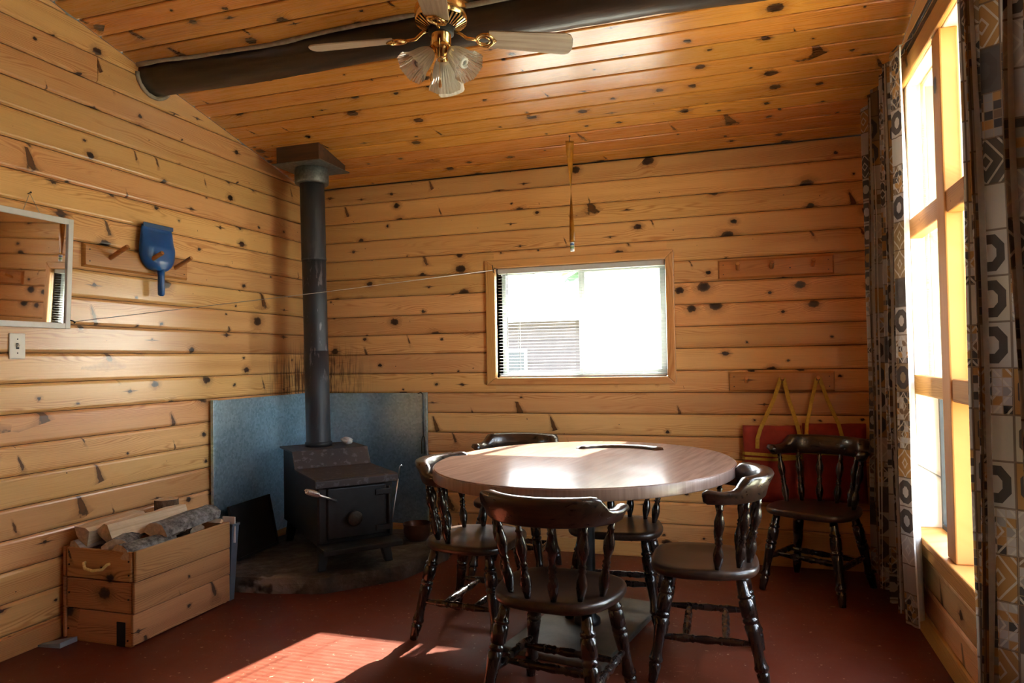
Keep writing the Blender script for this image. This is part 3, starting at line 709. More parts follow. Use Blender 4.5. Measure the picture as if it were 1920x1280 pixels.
def make_chair():
    t = empty('dining_chair')
    # seat: broad at the front, rounded at the back, edge rolled, top dished
    N = 48; out = []
    for k in range(N):
        a = 2 * pi * k / N; c_, s_ = cos(a), sin(a); e = 2 / 3.2
        x = abs(c_) ** e * (1 if c_ >= 0 else -1); y = abs(s_) ** e * (1 if s_ >= 0 else -1)
        w = 0.222 if y > 0 else 0.222 - 0.028 * (-y)
        out.append((x * w, y * 0.205))
    def ring(sc, z, dish=0): return [(x * sc, y * sc, z - dish * max(0, 1 - (abs(x) / .2) ** 2)) for x, y in out]
    bm = bmesh.new()
    loft(bm, [ring(.90, SEAT_Z - .036), ring(.975, SEAT_Z - .033), ring(1.0, SEAT_Z - .024), ring(1.0, SEAT_Z - .010), ring(.98, SEAT_Z - .002), ring(.93, SEAT_Z), ring(.78, SEAT_Z - .003), ring(.5, SEAT_Z - .009), ring(.2, SEAT_Z - .010)])
    finish('seat', bm, M['chair_seat'], t, smooth=True)
    tops = {}; feet = {}
    for sx in (-1, 1):
        for sy in (-1, 1):
            top = Vector((sx * .145, sy * .130, SEAT_Z - .03)); ft = Vector((sx * .205, sy * (.195 if sy > 0 else .215), 0))
            bm = bmesh.new(); lathe(bm, ft, top, LEG, 14); finish('leg', bm, M['chair'], t, smooth=True)
            tops[sx, sy] = top; feet[sx, sy] = ft
    def along(k, z): f = z / tops[k].z; return feet[k].lerp(tops[k], f)
    ends = {}
    for sx in (-1, 1):
        a, b = along((sx, -1), .165), along((sx, 1), .165); ends[sx] = (a, b)
        bm = bmesh.new(); lathe(bm, a, b, STR, 10); finish('stretcher', bm, M['chair'], t, smooth=True)
    for f in (.30, .72):
        bm = bmesh.new(); lathe(bm, ends[-1][0].lerp(ends[-1][1], f), ends[1][0].lerp(ends[1][1], f), STR, 10); finish('stretcher', bm, M['chair'], t, smooth=True)
    # back: six spindles and the bowed crest
    def arc(th_, rx, ry, oy): return Vector((rx * sin(th_), oy - ry * cos(th_), 0))
    for dg in (-79, -45, -15, 15, 45, 79):
        a = radians(dg); p = arc(a, .178, .150, -.022); q = arc(a, .226, .190, -.030)
        bm = bmesh.new(); lathe(bm, (p.x, p.y, SEAT_Z - .006), (q.x, q.y, .698), [(a_, r_ * 1.22) for a_, r_ in SPN], 10); finish('spindle', bm, M['chair'], t, smooth=True)
    rings = []; N = 44; H = radians(97)
    def sst(x): x = max(0, min(1, x)); return x * x * (3 - 2 * x)
    for i in range(N + 1):
        a = -H + 2 * H * i / N; f = abs(a) / H
        step = 1 - sst((f - .52) / .16)
        endr = sqrt(max(0.0, 1 - max(0, (f - .955) / .045) ** 2)) if f > .955 else 1
        endr = max(endr, .25)
        zb = .678; zt = .730 + .048 * step - .004 * sst((f - .68) / .1) + .008 * sst((f - .80) / .18)
        mid = (zb + zt) / 2; hh = (zt - zb) / 2 * (.55 + .45 * endr)
        z0, z1 = mid - hh, mid + hh
        n_ = Vector((sin(a), -cos(a), 0)); ce = Vector((0, -.030, 0)); e = Vector((.228 * sin(a), -.192 * cos(a), 0)) + ce
        flare = .020 + .012 * step
        th_in, th_out = .016, .016
        sec = [(-th_in, z0 + .006), (-th_in * .6, z0), (th_out * .6, z0), (th_out, z0 + .006), (th_out + flare * .35, z0 + (z1 - z0) * .45), (th_out + flare, z1 - .012), (th_out + flare * .85, z1 - .002), (flare * .4, z1), (-th_in * .2 + flare * .1, z1 - .003), (-th_in + flare * .15, z1 - .012), (-th_in, z0 + (z1 - z0) * .5)]
        rings.append([(e.x + n_.x * d, e.y + n_.y * d, z) for d, z in sec])
    bm = bmesh.new(); loft(bm, rings); o = finish('crest_rail', bm, M['chair_crest'], t, smooth=True)
    return t
def copy_tree(o, parent=None):
    c = o.copy(); COL.objects.link(c)
    if parent is not None: c.parent = parent
    for ch in list(o.children): copy_tree(ch, c)
    return c
proto = make_chair()
CH = [(-.635, 2.455, .13, .99, 'dark turned wooden chair nearest the viewer, its back towards us, at the oval table'),
      (-1.175, 3.055, .99, -.10, 'dark wooden chair with sunlit seat on the stove side of the table'),
      (-.165, 2.955, -1, -.03, 'dark wooden chair with empty worn seat on the window side of the table'),
      (-1.27, 3.925, .02, -1, 'dark wooden chair standing behind the table against the wall, left of the window'),
      (-.60, 3.435, .04, -1, 'dark wooden chair tucked under the far side of the table, its crest nearly hidden'),
      (.340, 4.055, -.47, -.88, 'dark wooden chair in the shaded corner in front of the red cushions')]
for i, (x, y, fx, fy, lab) in enumerate(CH):
    c = proto if i == 0 else copy_tree(proto)
    c.location = (x, y, 0); c.rotation_euler = (0, 0, math.atan2(-fx, fy)); tag(c, lab, 'chair', 'turned wooden dining chairs')

# ---- oval table
tb = tag(empty('oval_table', (-.698, 3.197, 0), math.atan2(.982, .189) - pi), 'oval walnut-look pedestal table with glossy top', 'table')
def oval(rx, ry, n=96): return [(rx * cos(2 * pi * k / n), ry * sin(2 * pi * k / n)) for k in range(n)]
TA, TB2 = .742, .656
bm = bmesh.new(); loft(bm, [[(x, y, z) for x, y in oval(TA + d, TB2 + d)] for z, d in ((.716, -.004), (.758, -.002), (.761, -.0035), (.762, -.006))]); finish('tabletop', bm, M['table'], tb)
bm = bmesh.new(); prof = [(-.002, .714), (.0015, .7145), (.002, .718), (.002, .756), (.0008, .7585), (-.0025, .759)]
rs = [[(x, y, z) for x, y in oval(TA + d, TB2 + d)] for d, z in prof]; loft(bm, rs, caps=False); finish('edge_band', bm, M['table_edge'], tb, smooth=True)
bm = bmesh.new(); lathe(bm, (0, 0, .03), (0, 0, .70), [(0, .060), (.03, .058), (.05, .040), (.95, .040), (.97, .060), (1, .062)], 24); finish('pedestal_column', bm, M['black_metal'], tb, smooth=True)
bm = bmesh.new(); prism(bm, [(-.30, -.22), (.30, -.22), (.30, .22), (-.30, .22)], .700, .713); finish('mounting_plate', bm, M['black_metal'], tb, bevel=.003)
M['baseplate'] = plain('worn_grey_base_plate', (0.13, 0.125, 0.10), 0.45, 0.4, 0.3, 10)
bm = bmesh.new(); prism(bm, [(-.40, -.225), (.40, -.225), (.40, .225), (-.40, .225)], .0, .028); finish('base_plate', bm, M['baseplate'], tb, bevel=.006)

# ---- hearth
hp = [(-2.962, 3.13), (-2.66, 3.20), (-2.40, 3.235), (-2.14, 3.305), (-1.985, 3.47), (-1.85, 3.62), (-1.795, 3.85), (-1.76, 4.06), (-1.80, 4.42), (-2.962, 4.42)]
hc = (-2.35, 3.83)
poly = []
for (a, b) in zip(hp, hp[1:] + hp[:1]):
    L = sqrt((a[0] - b[0]) ** 2 + (a[1] - b[1]) ** 2); m = max(1, int(L / .05))
    for k in range(m):
        f = k / m; x, y = a[0] + (b[0] - a[0]) * f, a[1] + (b[1] - a[1]) * f
        edge = y < 4.3 and x > -2.9
        j = .016 * mnoise.noise(Vector((x * 9, y * 9, 0))) if edge else 0
        poly.append((x + j - hc[0], y + j - hc[1]))
bm = bmesh.new()
rr = [[(x, y, .0) for x, y in poly]]
for sc, z in ((1.0, .052), (.985, .078), (.95, .086), (.85, .088), (.6, .088), (.3, .088)):
    rr.append([(x * sc, y * sc if sc < 1 else y, z + (.010 * mnoise.noise(Vector((x * sc * 8, y * sc * 8, z * 5))) if z > .06 and sc > .8 else .004 * mnoise.noise(Vector((x * sc * 14, y * sc * 14, 2))) if z > .06 else 0)) for x, y in poly])
loft(bm, rr)
tag(finish('hearth_slab', bm, M['hearth'], loc=(hc[0], hc[1], 0)), 'rough dark stone hearth slab in the corner under the stove', 'hearth')
HZ = .089

# ---- galvanised heat shield folded into the corner
sh = tag(empty('heat_shield', (XL + .03, YB - .03, 0)), 'galvanised sheet metal heat shield folded into the corner behind stove', 'heat shield')
bm = bmesh.new(); box(bm, 0, .004, -.955, 0, .125, .575); finish('metal_sheet', bm, M['galv'], sh)
bm = bmesh.new(); box(bm, .002, .006, -.955, 0, .570, 1.012); finish('metal_sheet', bm, M['galv'], sh)
bm = bmesh.new(); box(bm, 0.006, .88, -.004, 0, .125, .640); finish('metal_sheet', bm, M['galv'], sh)
bm = bmesh.new(); box(bm, 0.006, .88, -.006, -.002, .635, 1.008); finish('metal_sheet', bm, M['galv'], sh)
bm = bmesh.new(); box(bm, -.012, .010, -.995, -.953, .125, 1.016); finish('corner_flashing', bm, M['galv'], sh, bevel=.003)
bm = bmesh.new(); box(bm, .875, .912, -.010, .012, .125, 1.012); finish('corner_flashing', bm, M['galv'], sh, bevel=.003)
bm = bmesh.new(); box(bm, -.028, .002, -.955, -.0, .09, .15); finish('spacer_strip', bm, M['trim'], sh)
bm = bmesh.new(); box(bm, .03, .88, -.001, .028, .09, .15); finish('spacer_strip', bm, M['trim'], sh)

# ---- wood stove
st = tag(empty('wood_stove', (-2.051, 3.507, HZ), .833), 'black cast wood stove with stepped top standing on the hearth', 'stove')
W = .235
def pz(z): return z - HZ
bm = bmesh.new()
pr_ = [(.03, pz(.225)), (.03, pz(.572)), (.47, pz(.572)), (.525, pz(.668)), (.86, pz(.668)), (.86, pz(.225))]
loft(bm, [[(x, y, z) for y, z in pr_] for x in (-W + .02, W - .02)]); finish('firebox', bm, M['stove'], st, bevel=.004)
bm = bmesh.new()
pr_ = [(-.012, pz(.545)), (-.012, pz(.583)), (0.0, pz(.591)), (.465, pz(.591)), (.530, pz(.690)), (.885, pz(.690)), (.885, pz(.678)), (.536, pz(.678)), (.474, pz(.579)), (.006, pz(.579)), (0.0, pz(.545))]
loft(bm, [[(x, y, z) for y, z in pr_] for x in (-W, W)]); finish('stepped_top', bm, M['stovetop'], st, bevel=.003)
d = boxo('door', -.165, .170, .008, .030, pz(.255), pz(.535), M['stove'], st, bevel=.008)
boxo('door_frame', -.208, .208, .022, .032, pz(.235), pz(.552), M['stove'], st, bevel=.004)
for z in (.49, .29): boxo('hinge', .105, .198, -.002, .020, pz(z - .015), pz(z + .018), M['stove'], st, bevel=.005)
bm = bmesh.new(); lathe(bm, (.185, .008, pz(.25)), (.185, .008, pz(.52)), [(0, .008), (1, .008)], 10); finish('hinge_pin', bm, M['stove'], st, smooth=True)
M['knob'] = plain('worn_draft_knob', (0.06, 0.045, 0.035), 0.4, 0.8, 0.4, 40, 0.3)
bm = bmesh.new(); lathe(bm, (-.02, .010, pz(.365)), (-.02, -.034, pz(.365)), [(0, .028), (.3, .026), (.32, .040), (.8, .042), (.9, .040), (.95, .033), (.96, .030), (1, .012)], 28); finish('draft_knob', bm, M['knob'], st, smooth=False)
bm = bmesh.new()
pr_ = [(-.115, pz(.205)), (-.115, pz(.232)), (-.10, pz(.236)), (.03, pz(.236)), (.03, pz(.205))]
loft(bm, [[(x, y, z) for y, z in pr_] for x in (-W + .015, W - .015)]); finish('ash_lip', bm, M['stove'], st, bevel=.004)
for sx in (-1, 1):
    for yy, oy in ((.075, -.028), (.80, .03)):
        bm = bmesh.new()
        a = [(sx * .20, yy - .03), (sx * .14, yy - .03), (sx * .14, yy + .03), (sx * .20, yy + .03)]
        b = [(sx * .215, yy - .018 + oy), (sx * .17, yy - .018 + oy), (sx * .17, yy + .018 + oy), (sx * .215, yy + .018 + oy)]
        loft(bm, [[(x, y, pz(.226)) for x, y in a], [(x, y, .0) for x, y in b]]); finish('leg', bm, M['stove'], st, bevel=.004)
hd = empty('tmp'); bpy.data.objects.remove(hd)
p0, p1 = Vector((-.118, .0, pz(.468))), Vector((-.305, -.10, pz(.556)))
bm = bmesh.new(); tube(bm, [Vector((-.118, .022, pz(.462))), p0, p0.lerp(p1, .7)], .0065, 10); h_ = finish('door_handle', bm, M['chrome'], st, smooth=True)
bm = bmesh.new(); q0, q1 = p0.lerp(p1, .60), p1; pts = []; rs = []
ax = (q1 - q0).normalized(); s1_ = ax.cross(Vector((0, 0, 1))).normalized(); s2_ = ax.cross(s1_)
for i in range(150):
    f = i / 149; a = f * 2 * pi * 11; rad = .0145 - .004 * abs(2 * f - 1) ** 2
    pts.append(q0.lerp(q1, f) + s1_ * rad * cos(a) + s2_ * rad * sin(a))
tube(bm, pts, .0032, 6); finish('spring_grip', bm, M['chrome'], h_, smooth=True)

# ---- stove pipe
px, py = -2.612, 3.99; pz0 = .690
ptop = ceil_z(py) - .10
pp = tag(empty('stove_pipe', (0, 0, 0)), 'tall sooty black stove pipe rising to the ceiling', 'stove pipe')
def pxz(z): return px - .032 * (z - pz0) / 1.8
for za, zb, r0, r1 in ((pz0, 1.30, .077, .077), (1.285, 1.90, .0755, .0755), (1.885, ptop, .078, .078)):
    bm = bmesh.new(); lathe(bm, (pxz(za), py, za), (pxz(zb), py, zb), [(0, r0), (.02, r0 + .0015), (.04, r0), (.5, r0), (1, r1)], 32); finish('pipe_section', bm, M['pipe'], pp, smooth=True)
bm = bmesh.new(); lathe(bm, (px, py, pz0), (px, py, pz0 + .03), [(0, .086), (.8, .084), (1, .079)], 32); finish('flue_collar', bm, M['stove'], pp, smooth=True)
# ceiling support box
M['galv_dull'] = plain('dull_galvanised_thimble', (0.16, 0.17, 0.17), 0.5, 0.6, 0.35, 45, 0.1)
M['dark_box'] = streakwood('smoked_box_wood', (0.10, 0.042, 0.018), (0.035, 0.015, 0.008), (3, 40), 0, 0.6, 0.0)
bx = tag(empty('ceiling_support_box', (pxz(2.5) + .0, py, 0)), 'smoked square wooden box with metal plate where stove pipe meets ceiling', 'ceiling box')
zb_ = 2.488
bm = bmesh.new(); S = .155
for (xa, xb, ya, yb) in ((-S, S, -S, -S + .02), (-S, S, S - .02, S), (-S, -S + .02, -S + .02, S - .02), (S - .02, S, -S + .02, S - .02)):
    lo = [(xa, ya), (xb, ya), (xb, yb), (xa, yb)]
    loft(bm, [[(x, y, zb_ + .004) for x, y in lo], [(x, y, ceil_z(py + y) + .004) for x, y in lo]])
finish('box_frame', bm, M['dark_box'], bx)
bm = bmesh.new(); box(bm, -S - .022, S + .022, -S - .022, S + .022, zb_ - .004, zb_ + .003); finish('metal_plate', bm, M['galv_dull'], bx, bevel=.002)
bm = bmesh.new(); lathe(bm, (0, 0, zb_ - .105), (0, 0, zb_ - .004), [(0, .100), (.02, .106), (.2, .108), (.85, .108), (.9, .104), (1, .104)], 32); finish('thimble', bm, M['galv_dull'], bx, smooth=True)

# ---- small things round the stove
bm = bmesh.new(); bmesh.ops.create_icosphere(bm, subdivisions=3, radius=.032)
for v in bm.verts:
    n_ = mnoise.noise(v.co * 40); v.co *= 1 + .35 * n_; v.co.x *= 1.25; v.co.z *= .75
zmin = min(v.co.z for v in bm.verts)
tag(finish('rock', bm, M['rock'], smooth=False, loc=(-2.455, 4.075, .691 - zmin)), 'small pale rock lying on top of the stove', 'rock')
bp = empty('blower_panel', (-2.80, 3.63, HZ)); tag(bp, 'flat black metal panel leaning against the heat shield left of stove', 'metal panel')
R_ = Matrix.Rotation(radians(-12), 4, 'Y')
bm = bmesh.new(); box(bm, -.006, .006, -.20, .20, 0, .315)
for v in bm.verts: v.co = R_ @ v.co; v.co.z += .002
finish('panel', bm, M['tape'], bp, bevel=.003)
bm = bmesh.new()
for b in ((.006, .012, -.20, .20, .300, .315), (.006, .012, -.20, .20, 0, .015), (.006, .012, -.20, -.185, .015, .30), (.006, .012, .185, .20, .015, .30)): box(bm, *b)
for v in bm.verts: v.co = R_ @ v.co; v.co.z += .002
finish('rim', bm, M['black_metal'], bp)
bp.rotation_euler.z = radians(3)
bm = bmesh.new(); prof = [(0, .055), (.05, .066), (.3, .082), (.6, .088), (.85, .084), (.9, .088), (1, .088)]
lathe(bm, (0, 0, 0), (0, 0, .105), prof, 28, cap=False); lathe(bm, (0, 0, .012), (0, 0, .104), [(0, .05), (.6, .08), (1, .083)], 28, cap=False)
bmesh.ops.contextual_create(bm, geom=[e for e in bm.edges if e.is_boundary and all(v.co.z < .02 for v in e.verts)][:0]) if False else None
pt = tag(finish('clay_pot', bm, M['copper'], smooth=True, loc=(-2.00, 4.15, HZ)), 'squat brown glazed pot on the hearth right of the stove', 'pot')
bm = bmesh.new(); prism(bm, [(.062 * cos(a * pi / 10), .062 * sin(a * pi / 10)) for a in range(20)], .002, .03); finish('ash_fill', bm, M['tape'], pt)
pk = tag(empty('fire_poker', (0, 0, 0)), 'thin steel poker leaning beside the right side of the stove', 'poker')
bm = bmesh.new(); tube(bm, [(-2.105, 3.955, HZ + .001), (-2.045, 3.985, .50)], .0045, 8); finish('rod', bm, M['chrome'], pk, smooth=True)
bm = bmesh.new(); tube(bm, [(-2.045, 3.985, .50), (-2.035, 3.990, .575), (-2.027, 3.995, .585), (-2.022, 3.998, .575)], .0055, 8); finish('hook', bm, M['chrome'], pk, smooth=True)
tg = tag(empty('toasting_fork', (0, 0, 0)), 'long black wire fork hanging on the right edge of heat shield', 'fork')
xt, yt = -2.062, YB - .048
bm = bmesh.new(); tube(bm, [(xt, yt, 1.00), (xt, yt, .72)], .003, 8); finish('shaft', bm, M['black_metal'], tg, smooth=True)
bm = bmesh.new(); tube(bm, [(xt - .012, yt, .60), (xt - .012, yt, .68), (xt - .008, yt, .71), (xt, yt, .722), (xt + .008, yt, .71), (xt + .012, yt, .68), (xt + .012, yt, .60)], .003, 8); finish('prongs', bm, M['black_metal'], tg, smooth=True)
bm = bmesh.new(); tube(bm, [(xt - .035, yt + .002, 1.006), (xt - .01, yt - .002, 1.012), (xt + .0, yt, 1.0)], .004, 8); finish('hanging_hook', bm, M['black_metal'], tg, smooth=True)

# ---- wood crate
CX0, CX1, CY0, CY1, CHT = -2.948, -2.535, 2.452, 3.062, .415
cr_ = tag(empty('firewood_crate', ((CX0 + CX1) / 2, (CY0 + CY1) / 2, 0)), 'rough pine board crate full of firewood by left wall', 'crate')
hx, hy = (CX1 - CX0) / 2, (CY1 - CY0) / 2
def cplank(x0, x1, y0, y1, z0, z1, alongy):
    bm = bmesh.new(); c = Vector(((x0 + x1) / 2, (y0 + y1) / 2, (z0 + z1) / 2))
    if alongy: box(bm, y0 - c.y, y1 - c.y, x0 - c.x, x1 - c.x, z0 - c.z, z1 - c.z); R = Matrix(((0, 1, 0), (1, 0, 0), (0, 0, 1)))
    else: box(bm, x0 - c.x, x1 - c.x, y0 - c.y, y1 - c.y, z0 - c.z, z1 - c.z); R = Matrix.Identity(3)
    if alongy: R = Matrix(((0, -1, 0), (1, 0, 0), (0, 0, 1)))
    o = finish('plank', bm, M['crate'], cr_, bevel=.004); o.matrix_local = Matrix.Translation(c) @ R.to_4x4(); return o
for k in range(3):
    z0, z1 = .010 + k * .136, .010 + (k + 1) * .136 - .003
    for sx in (-1, 1):
        e = .004 * (1 - k)
        x0, x1 = sorted((sx * (hx - .016 - e), sx * (hx - e))); cplank(x0, x1, -hy + .004 * k, hy - .003 * k, z0, z1, True)
    for sy in (-1, 1):
        y0, y1 = sorted((sy * (hy - .022), sy * (hy - .006))); cplank(-hx + .022, hx - .022, y0, y1, z0 - .002, z1 - .004, False)
cplank(-hx + .022, hx - .022, -hy + .022, hy - .022, .012, .024, True)
for sy in (-1, 1): cplank(-hx + .02, hx - .02, *sorted((sy * (hy - .004), sy * (hy - .024))), 0.0, .010, False)
bm = bmesh.new(); tube(bm, [(-.075, -hy + .012, .350), (-.072, -hy - .006, .350), (-.05, -hy - .020, .332), (0, -hy - .024, .326), (.05, -hy - .020, .334), (.062, -hy - .006, .352), (.064, -hy + .012, .352)], .0065, 10); finish('rope_handle', bm, M['rope'], cr_, smooth=True)
bm = bmesh.new()
for x, z in ((-.17, .39), (-.17, .335), (-.17, .21), (-.175, .05), (.172, .37), (.172, .31), (.17, .205), (.165, .028)):
    lathe(bm, (x, -hy + .007, z), (x, -hy + .003, z), [(0, .0045), (1, .004)], 8)
nl = finish('nail_heads', bm, M['nail'], cr_); nl['kind'] = 'stuff'
bm = bmesh.new(); box(bm, .105, .152, -hy + .0035, -hy + .0065, .012, .105); box(bm, .105, .152, -hy + .0025, -hy + .0045, .0, .012); finish('tape_strip', bm, M['tape'], cr_)

def firewood(loc, L, R, kind, rotz, rotx=0, roty=0, label='', seed=0, mats=None):
    rng = random.Random(seed); bm = bmesh.new(); n = 10
    if kind == 'wedge': sec = [(-.9, -.35), (-.3, -.55), (.35, -.5), (.95, -.2), (.25, .55), (-.15, .6)]; bark = {0, 1, 2}
    elif kind == 'half': sec = [(-1, -.1), (-.85, -.5), (-.4, -.75), (.1, -.8), (.6, -.65), (.95, -.3), (1, .0), (.4, .12), (-.4, .10)]; bark = {0, 1, 2, 3, 4, 5}
    elif kind == 'barkup': sec = [(-1, -.2), (-.4, -.35), (.4, -.3), (1, -.15), (.9, .3), (.5, .62), (0, .72), (-.5, .62), (-.9, .28)]; bark = {3, 4, 5, 6, 7, 8}
    else: sec = [(cos(2 * pi * k / 14), sin(2 * pi * k / 14)) for k in range(14)]; bark = set(range(14))
    m = len(sec); rings = []
    for i in range(n + 1):
        x = -L / 2 + L * i / n; sc = 1 + .05 * mnoise.noise(Vector((x * 8, seed, 0)))
        rings.append([(x + (.012 * mnoise.noise(Vector((y * 3, z * 3, seed + i))) if i in (0, n) else 0), R * y * sc + .006 * mnoise.noise(Vector((x * 12, k, seed))), R * z * sc + .006 * mnoise.noise(Vector((x * 12, k + 5, seed)))) for k, (y, z) in enumerate(sec)])
    vs = [[bm.verts.new(p) for p in r] for r in rings]
    for a, b in zip(vs, vs[1:]):
        for k in range(m):
            f = bm.faces.new((a[k], a[(k + 1) % m], b[(k + 1) % m], b[k])); f.material_index = 1 if k in bark else 0
    for r in (vs[0][::-1], vs[-1]): f = bm.faces.new(r); f.material_index = 2
    o = finish('firewood_log', bm, mats or [M['split'], M['bark_brown'], M['endgrain']], loc=loc, rot=(rotx, roty, rotz))
    return tag(o, label, 'firewood', 'firewood in the crate')
GS = [M['split_grey'], M['bark'], M['endgrain']]
H9 = radians(90)
firewood((-2.755, 2.735, .474), .42, .068, 'wedge', H9 - .12, .25, -.03, 'pale freshly split log lying on top of the crate load', 1)
firewood((-2.880, 2.665, .462), .36, .060, 'wedge', H9 + .10, .9, .0, 'pale split log next to the wall in the crate', 2)
firewood((-2.630, 2.850, .452), .38, .062, 'barkup', H9 + .04, .1, -.03, 'log with rough grey bark lying along the room side of the crate', 3, [M['split'], M['bark'], M['endgrain']])
firewood((-2.850, 2.965, .470), .13, .058, 'round', 0, 0, H9, 'short round log standing upright at the far end of the crate', 4, [M['split'], M['bark_brown'], M['split']])
firewood((-2.870, 2.605, .408), .28, .056, 'wedge', H9 - .2, -.3, 0, 'grey weathered split log low at the wall side of crate', 5, GS)
firewood((-2.745, 2.612, .405), .28, .060, 'half', H9 + .5, 2.9, 0, 'grey weathered half log behind the rope handle in crate', 6, GS)
firewood((-2.655, 2.740, .410), .34, .030, 'wedge', H9 + .25, .2, 0, 'thin dark splintered stick under the grey bark log', 7, [M['bark_brown'], M['bark_brown'], M['endgrain']])
firewood((-2.605, 2.590, .400), .26, .052, 'barkup', H9 - .1, .3, 0, 'small split log in the near room-side corner of the crate', 8, GS)
firewood((-2.75, 2.95, .370), .20, .058, 'half', .1, 3.0, 0, 'half log lying crosswise at the far end of crate', 9)
firewood((-2.585, 3.015, .425), .07, .018, 'wedge', .1, 0, 0, 'small wood chunk on the far rim corner of crate', 10)
firewood((-2.74, 2.76, .300), .54, .075, 'half', H9, 3.1, 0, 'half log in the lower layer of the crate', 11)
firewood((-2.86, 2.78, .290), .50, .060, 'barkup', H9, 0, 0, 'bark log in the lower layer by the wall', 12)
firewood((-2.62, 2.78, .290), .50, .060, 'wedge', H9, 0, 0, 'wedge log in the lower layer on the room side', 13)

bn = tag(empty('plastic_bin', (-2.700, 3.095, 0)), 'slim blue-grey plastic bin wedged behind the firewood crate', 'bin')
bm = bmesh.new()
loft(bm, [[(sx * a, sy * b, z) for sx, sy in ((-1, -1), (1, -1), (1, 1), (-1, 1))] for a, b, z in ((.145, .018, 0), (.172, .026, .385), (.177, .029, .386), (.177, .029, .398), (.168, .022, .398), (.140, .015, .01))]); finish('bin_body', bm, M['binplastic'], bn, bevel=.004)
bm = bmesh.new(); box(bm, .10, .176, -.012, -.006, .30, .432); finish('paper', bm, M['white_paint'], bn)
bm = bmesh.new()
vs = [(-.10, -.05, .0), (.05, -.03, .0), (.05, .055, .0), (-.045, .03, 0.0)]
loft(bm, [[Vector(p) + Vector((0, 0, dz + (.018 if p[0] > 0 and k else 0))) for p in vs] for k, dz in ((0, .0), (1, .004))])
tag(finish('paper_scrap', bm, M['paper'], loc=(-2.905, 2.395, .001)), 'folded blue-grey paper scrap poking out under the crate corner', 'paper')

# ---- things on the left wall
mr = tag(empty('wall_mirror', (XL + .006, 2.314, 1.40)), 'white framed mirror hanging from a string on left wall', 'mirror')
MW, MH, fw = .190, .506, .026; tl = radians(2.5)
Rm = Matrix.Rotation(tl, 4, 'Y')
def mbox(name, b, mat, bev=.0):
    bm = bmesh.new(); box(bm, *b)
    for v in bm.verts: v.co = Rm @ v.co
    return finish(name, bm, mat, mr, bevel=bev)
mbox('mirror_glass', (.004, .009, -MW + fw - .002, MW - fw + .002, fw - .002, MH - fw + .002), M['mirror'])
mbox('frame_side', (0, .018, -MW, -MW + fw, 0, MH), M['white_paint'], .003); mbox('frame_side', (0, .018, MW - fw, MW, 0, MH), M['white_paint'], .003)
mbox('frame_rail', (0, .018, -MW + fw, MW - fw, 0, fw), M['white_paint'], .003); mbox('frame_rail', (0, .018, -MW + fw, MW - fw, MH - fw, MH), M['white_paint'], .003)
bm = bmesh.new(); tube(bm, [(.02, -.045, MH - .01), (.006, 0, MH + .085), (.02, .042, MH - .01)], .0016, 6); finish('hanging_string', bm, M['string'], mr)
bm = bmesh.new(); lathe(bm, (-.006, 0, MH + .083), (.014, 0, MH + .088), [(0, .002), (.85, .002), (.86, .004), (1, .004)], 8); finish('nail', bm, M['nail'], mr)

sw = tag(empty('light_switch', (XL, 2.264, 1.317)), 'ivory light switch plate below the mirror', 'light switch')
bm = bmesh.new(); box(bm, 0, .006, -.036, .036, -.056, .056); finish('plate', bm, M['ivory'], sw, bevel=.003)
bm = bmesh.new(); box(bm, .006, .0075, -.006, .006, -.013, .013); finish('slot', bm, M['nail'], sw)
bm = bmesh.new(); loft(bm, [[(.006, -.0045, -.006), (.006, .0045, -.006), (.006, .0045, .008), (.006, -.0045, .008)], [(.018, -.0035, .006), (.018, .0035, .006), (.018, .0035, .013), (.018, -.0035, .013)]]); finish('toggle', bm, M['ivory'], sw)
for z in (-.030, .030):
    bm = bmesh.new(); lathe(bm, (.0055, 0, z), (.0072, 0, z), [(0, .003), (1, .0027)], 10); finish('screw', bm, M['nail'], sw)

def peg_rack(name, loc, rotz, L, H, pegs, label, plen=.085, tilt=22):
    r = tag(empty(name, loc, rotz), label, 'peg rack', 'three peg racks')    # local: length X, faces -Y
    bm = bmesh.new(); prof = [(0, -H / 2), (-.010, -H / 2), (-.020, -H / 2 + .010), (-.020, H / 2 - .010), (-.010, H / 2), (0, H / 2)]
    loft(bm, [[(sx * (L / 2 - (.008 if y < -.015 else 0)), y, z) for y, z in prof] for sx in (-1, 1)]); finish('backboard', bm, M['rack'], r)
    for x in pegs:
        bm = bmesh.new(); a = Vector((x, -.015, 0)); b = a + Vector((0, -plen * cos(radians(tilt)), plen * sin(radians(tilt))))
        lathe(bm, a, b, [(0, .0115), (.95, .0115), (1, .010)], 14); finish('peg', bm, M['rack'], r, smooth=False)
    bm = bmesh.new()
    for x in (-L / 2 + .03, L / 2 - .03):
        for z in (-H / 4, H / 4): lathe(bm, (x, -.019, z), (x, -.0215, z), [(0, .0035), (1, .003)], 8)
    s_ = finish('screws', bm, M['nail'], r); s_['kind'] = 'stuff'
    return r
peg_rack('peg_rack', (XL, 2.912, 1.757), pi / 2, .664, .113, (-.185, .035, .238), 'wooden peg rack on the left wall holding the blue dustpan', .125, 24)
peg_rack('peg_rack', (.189, YB, 1.737), 0, .636, .113, (-.205, -.016, .205), 'empty wooden peg rack high on the back wall right of window', .075, 18)
peg_rack('peg_rack', (.206, YB, 1.070), 0, .579, .115, (-.19, .006, .195), 'lower wooden peg rack on back wall with red cushions hung from it', .075, 18)

dp = tag(empty('dustpan', (XL + .030, 3.012, 1.765)), 'blue plastic dustpan hanging handle down on the left peg rack', 'dustpan')
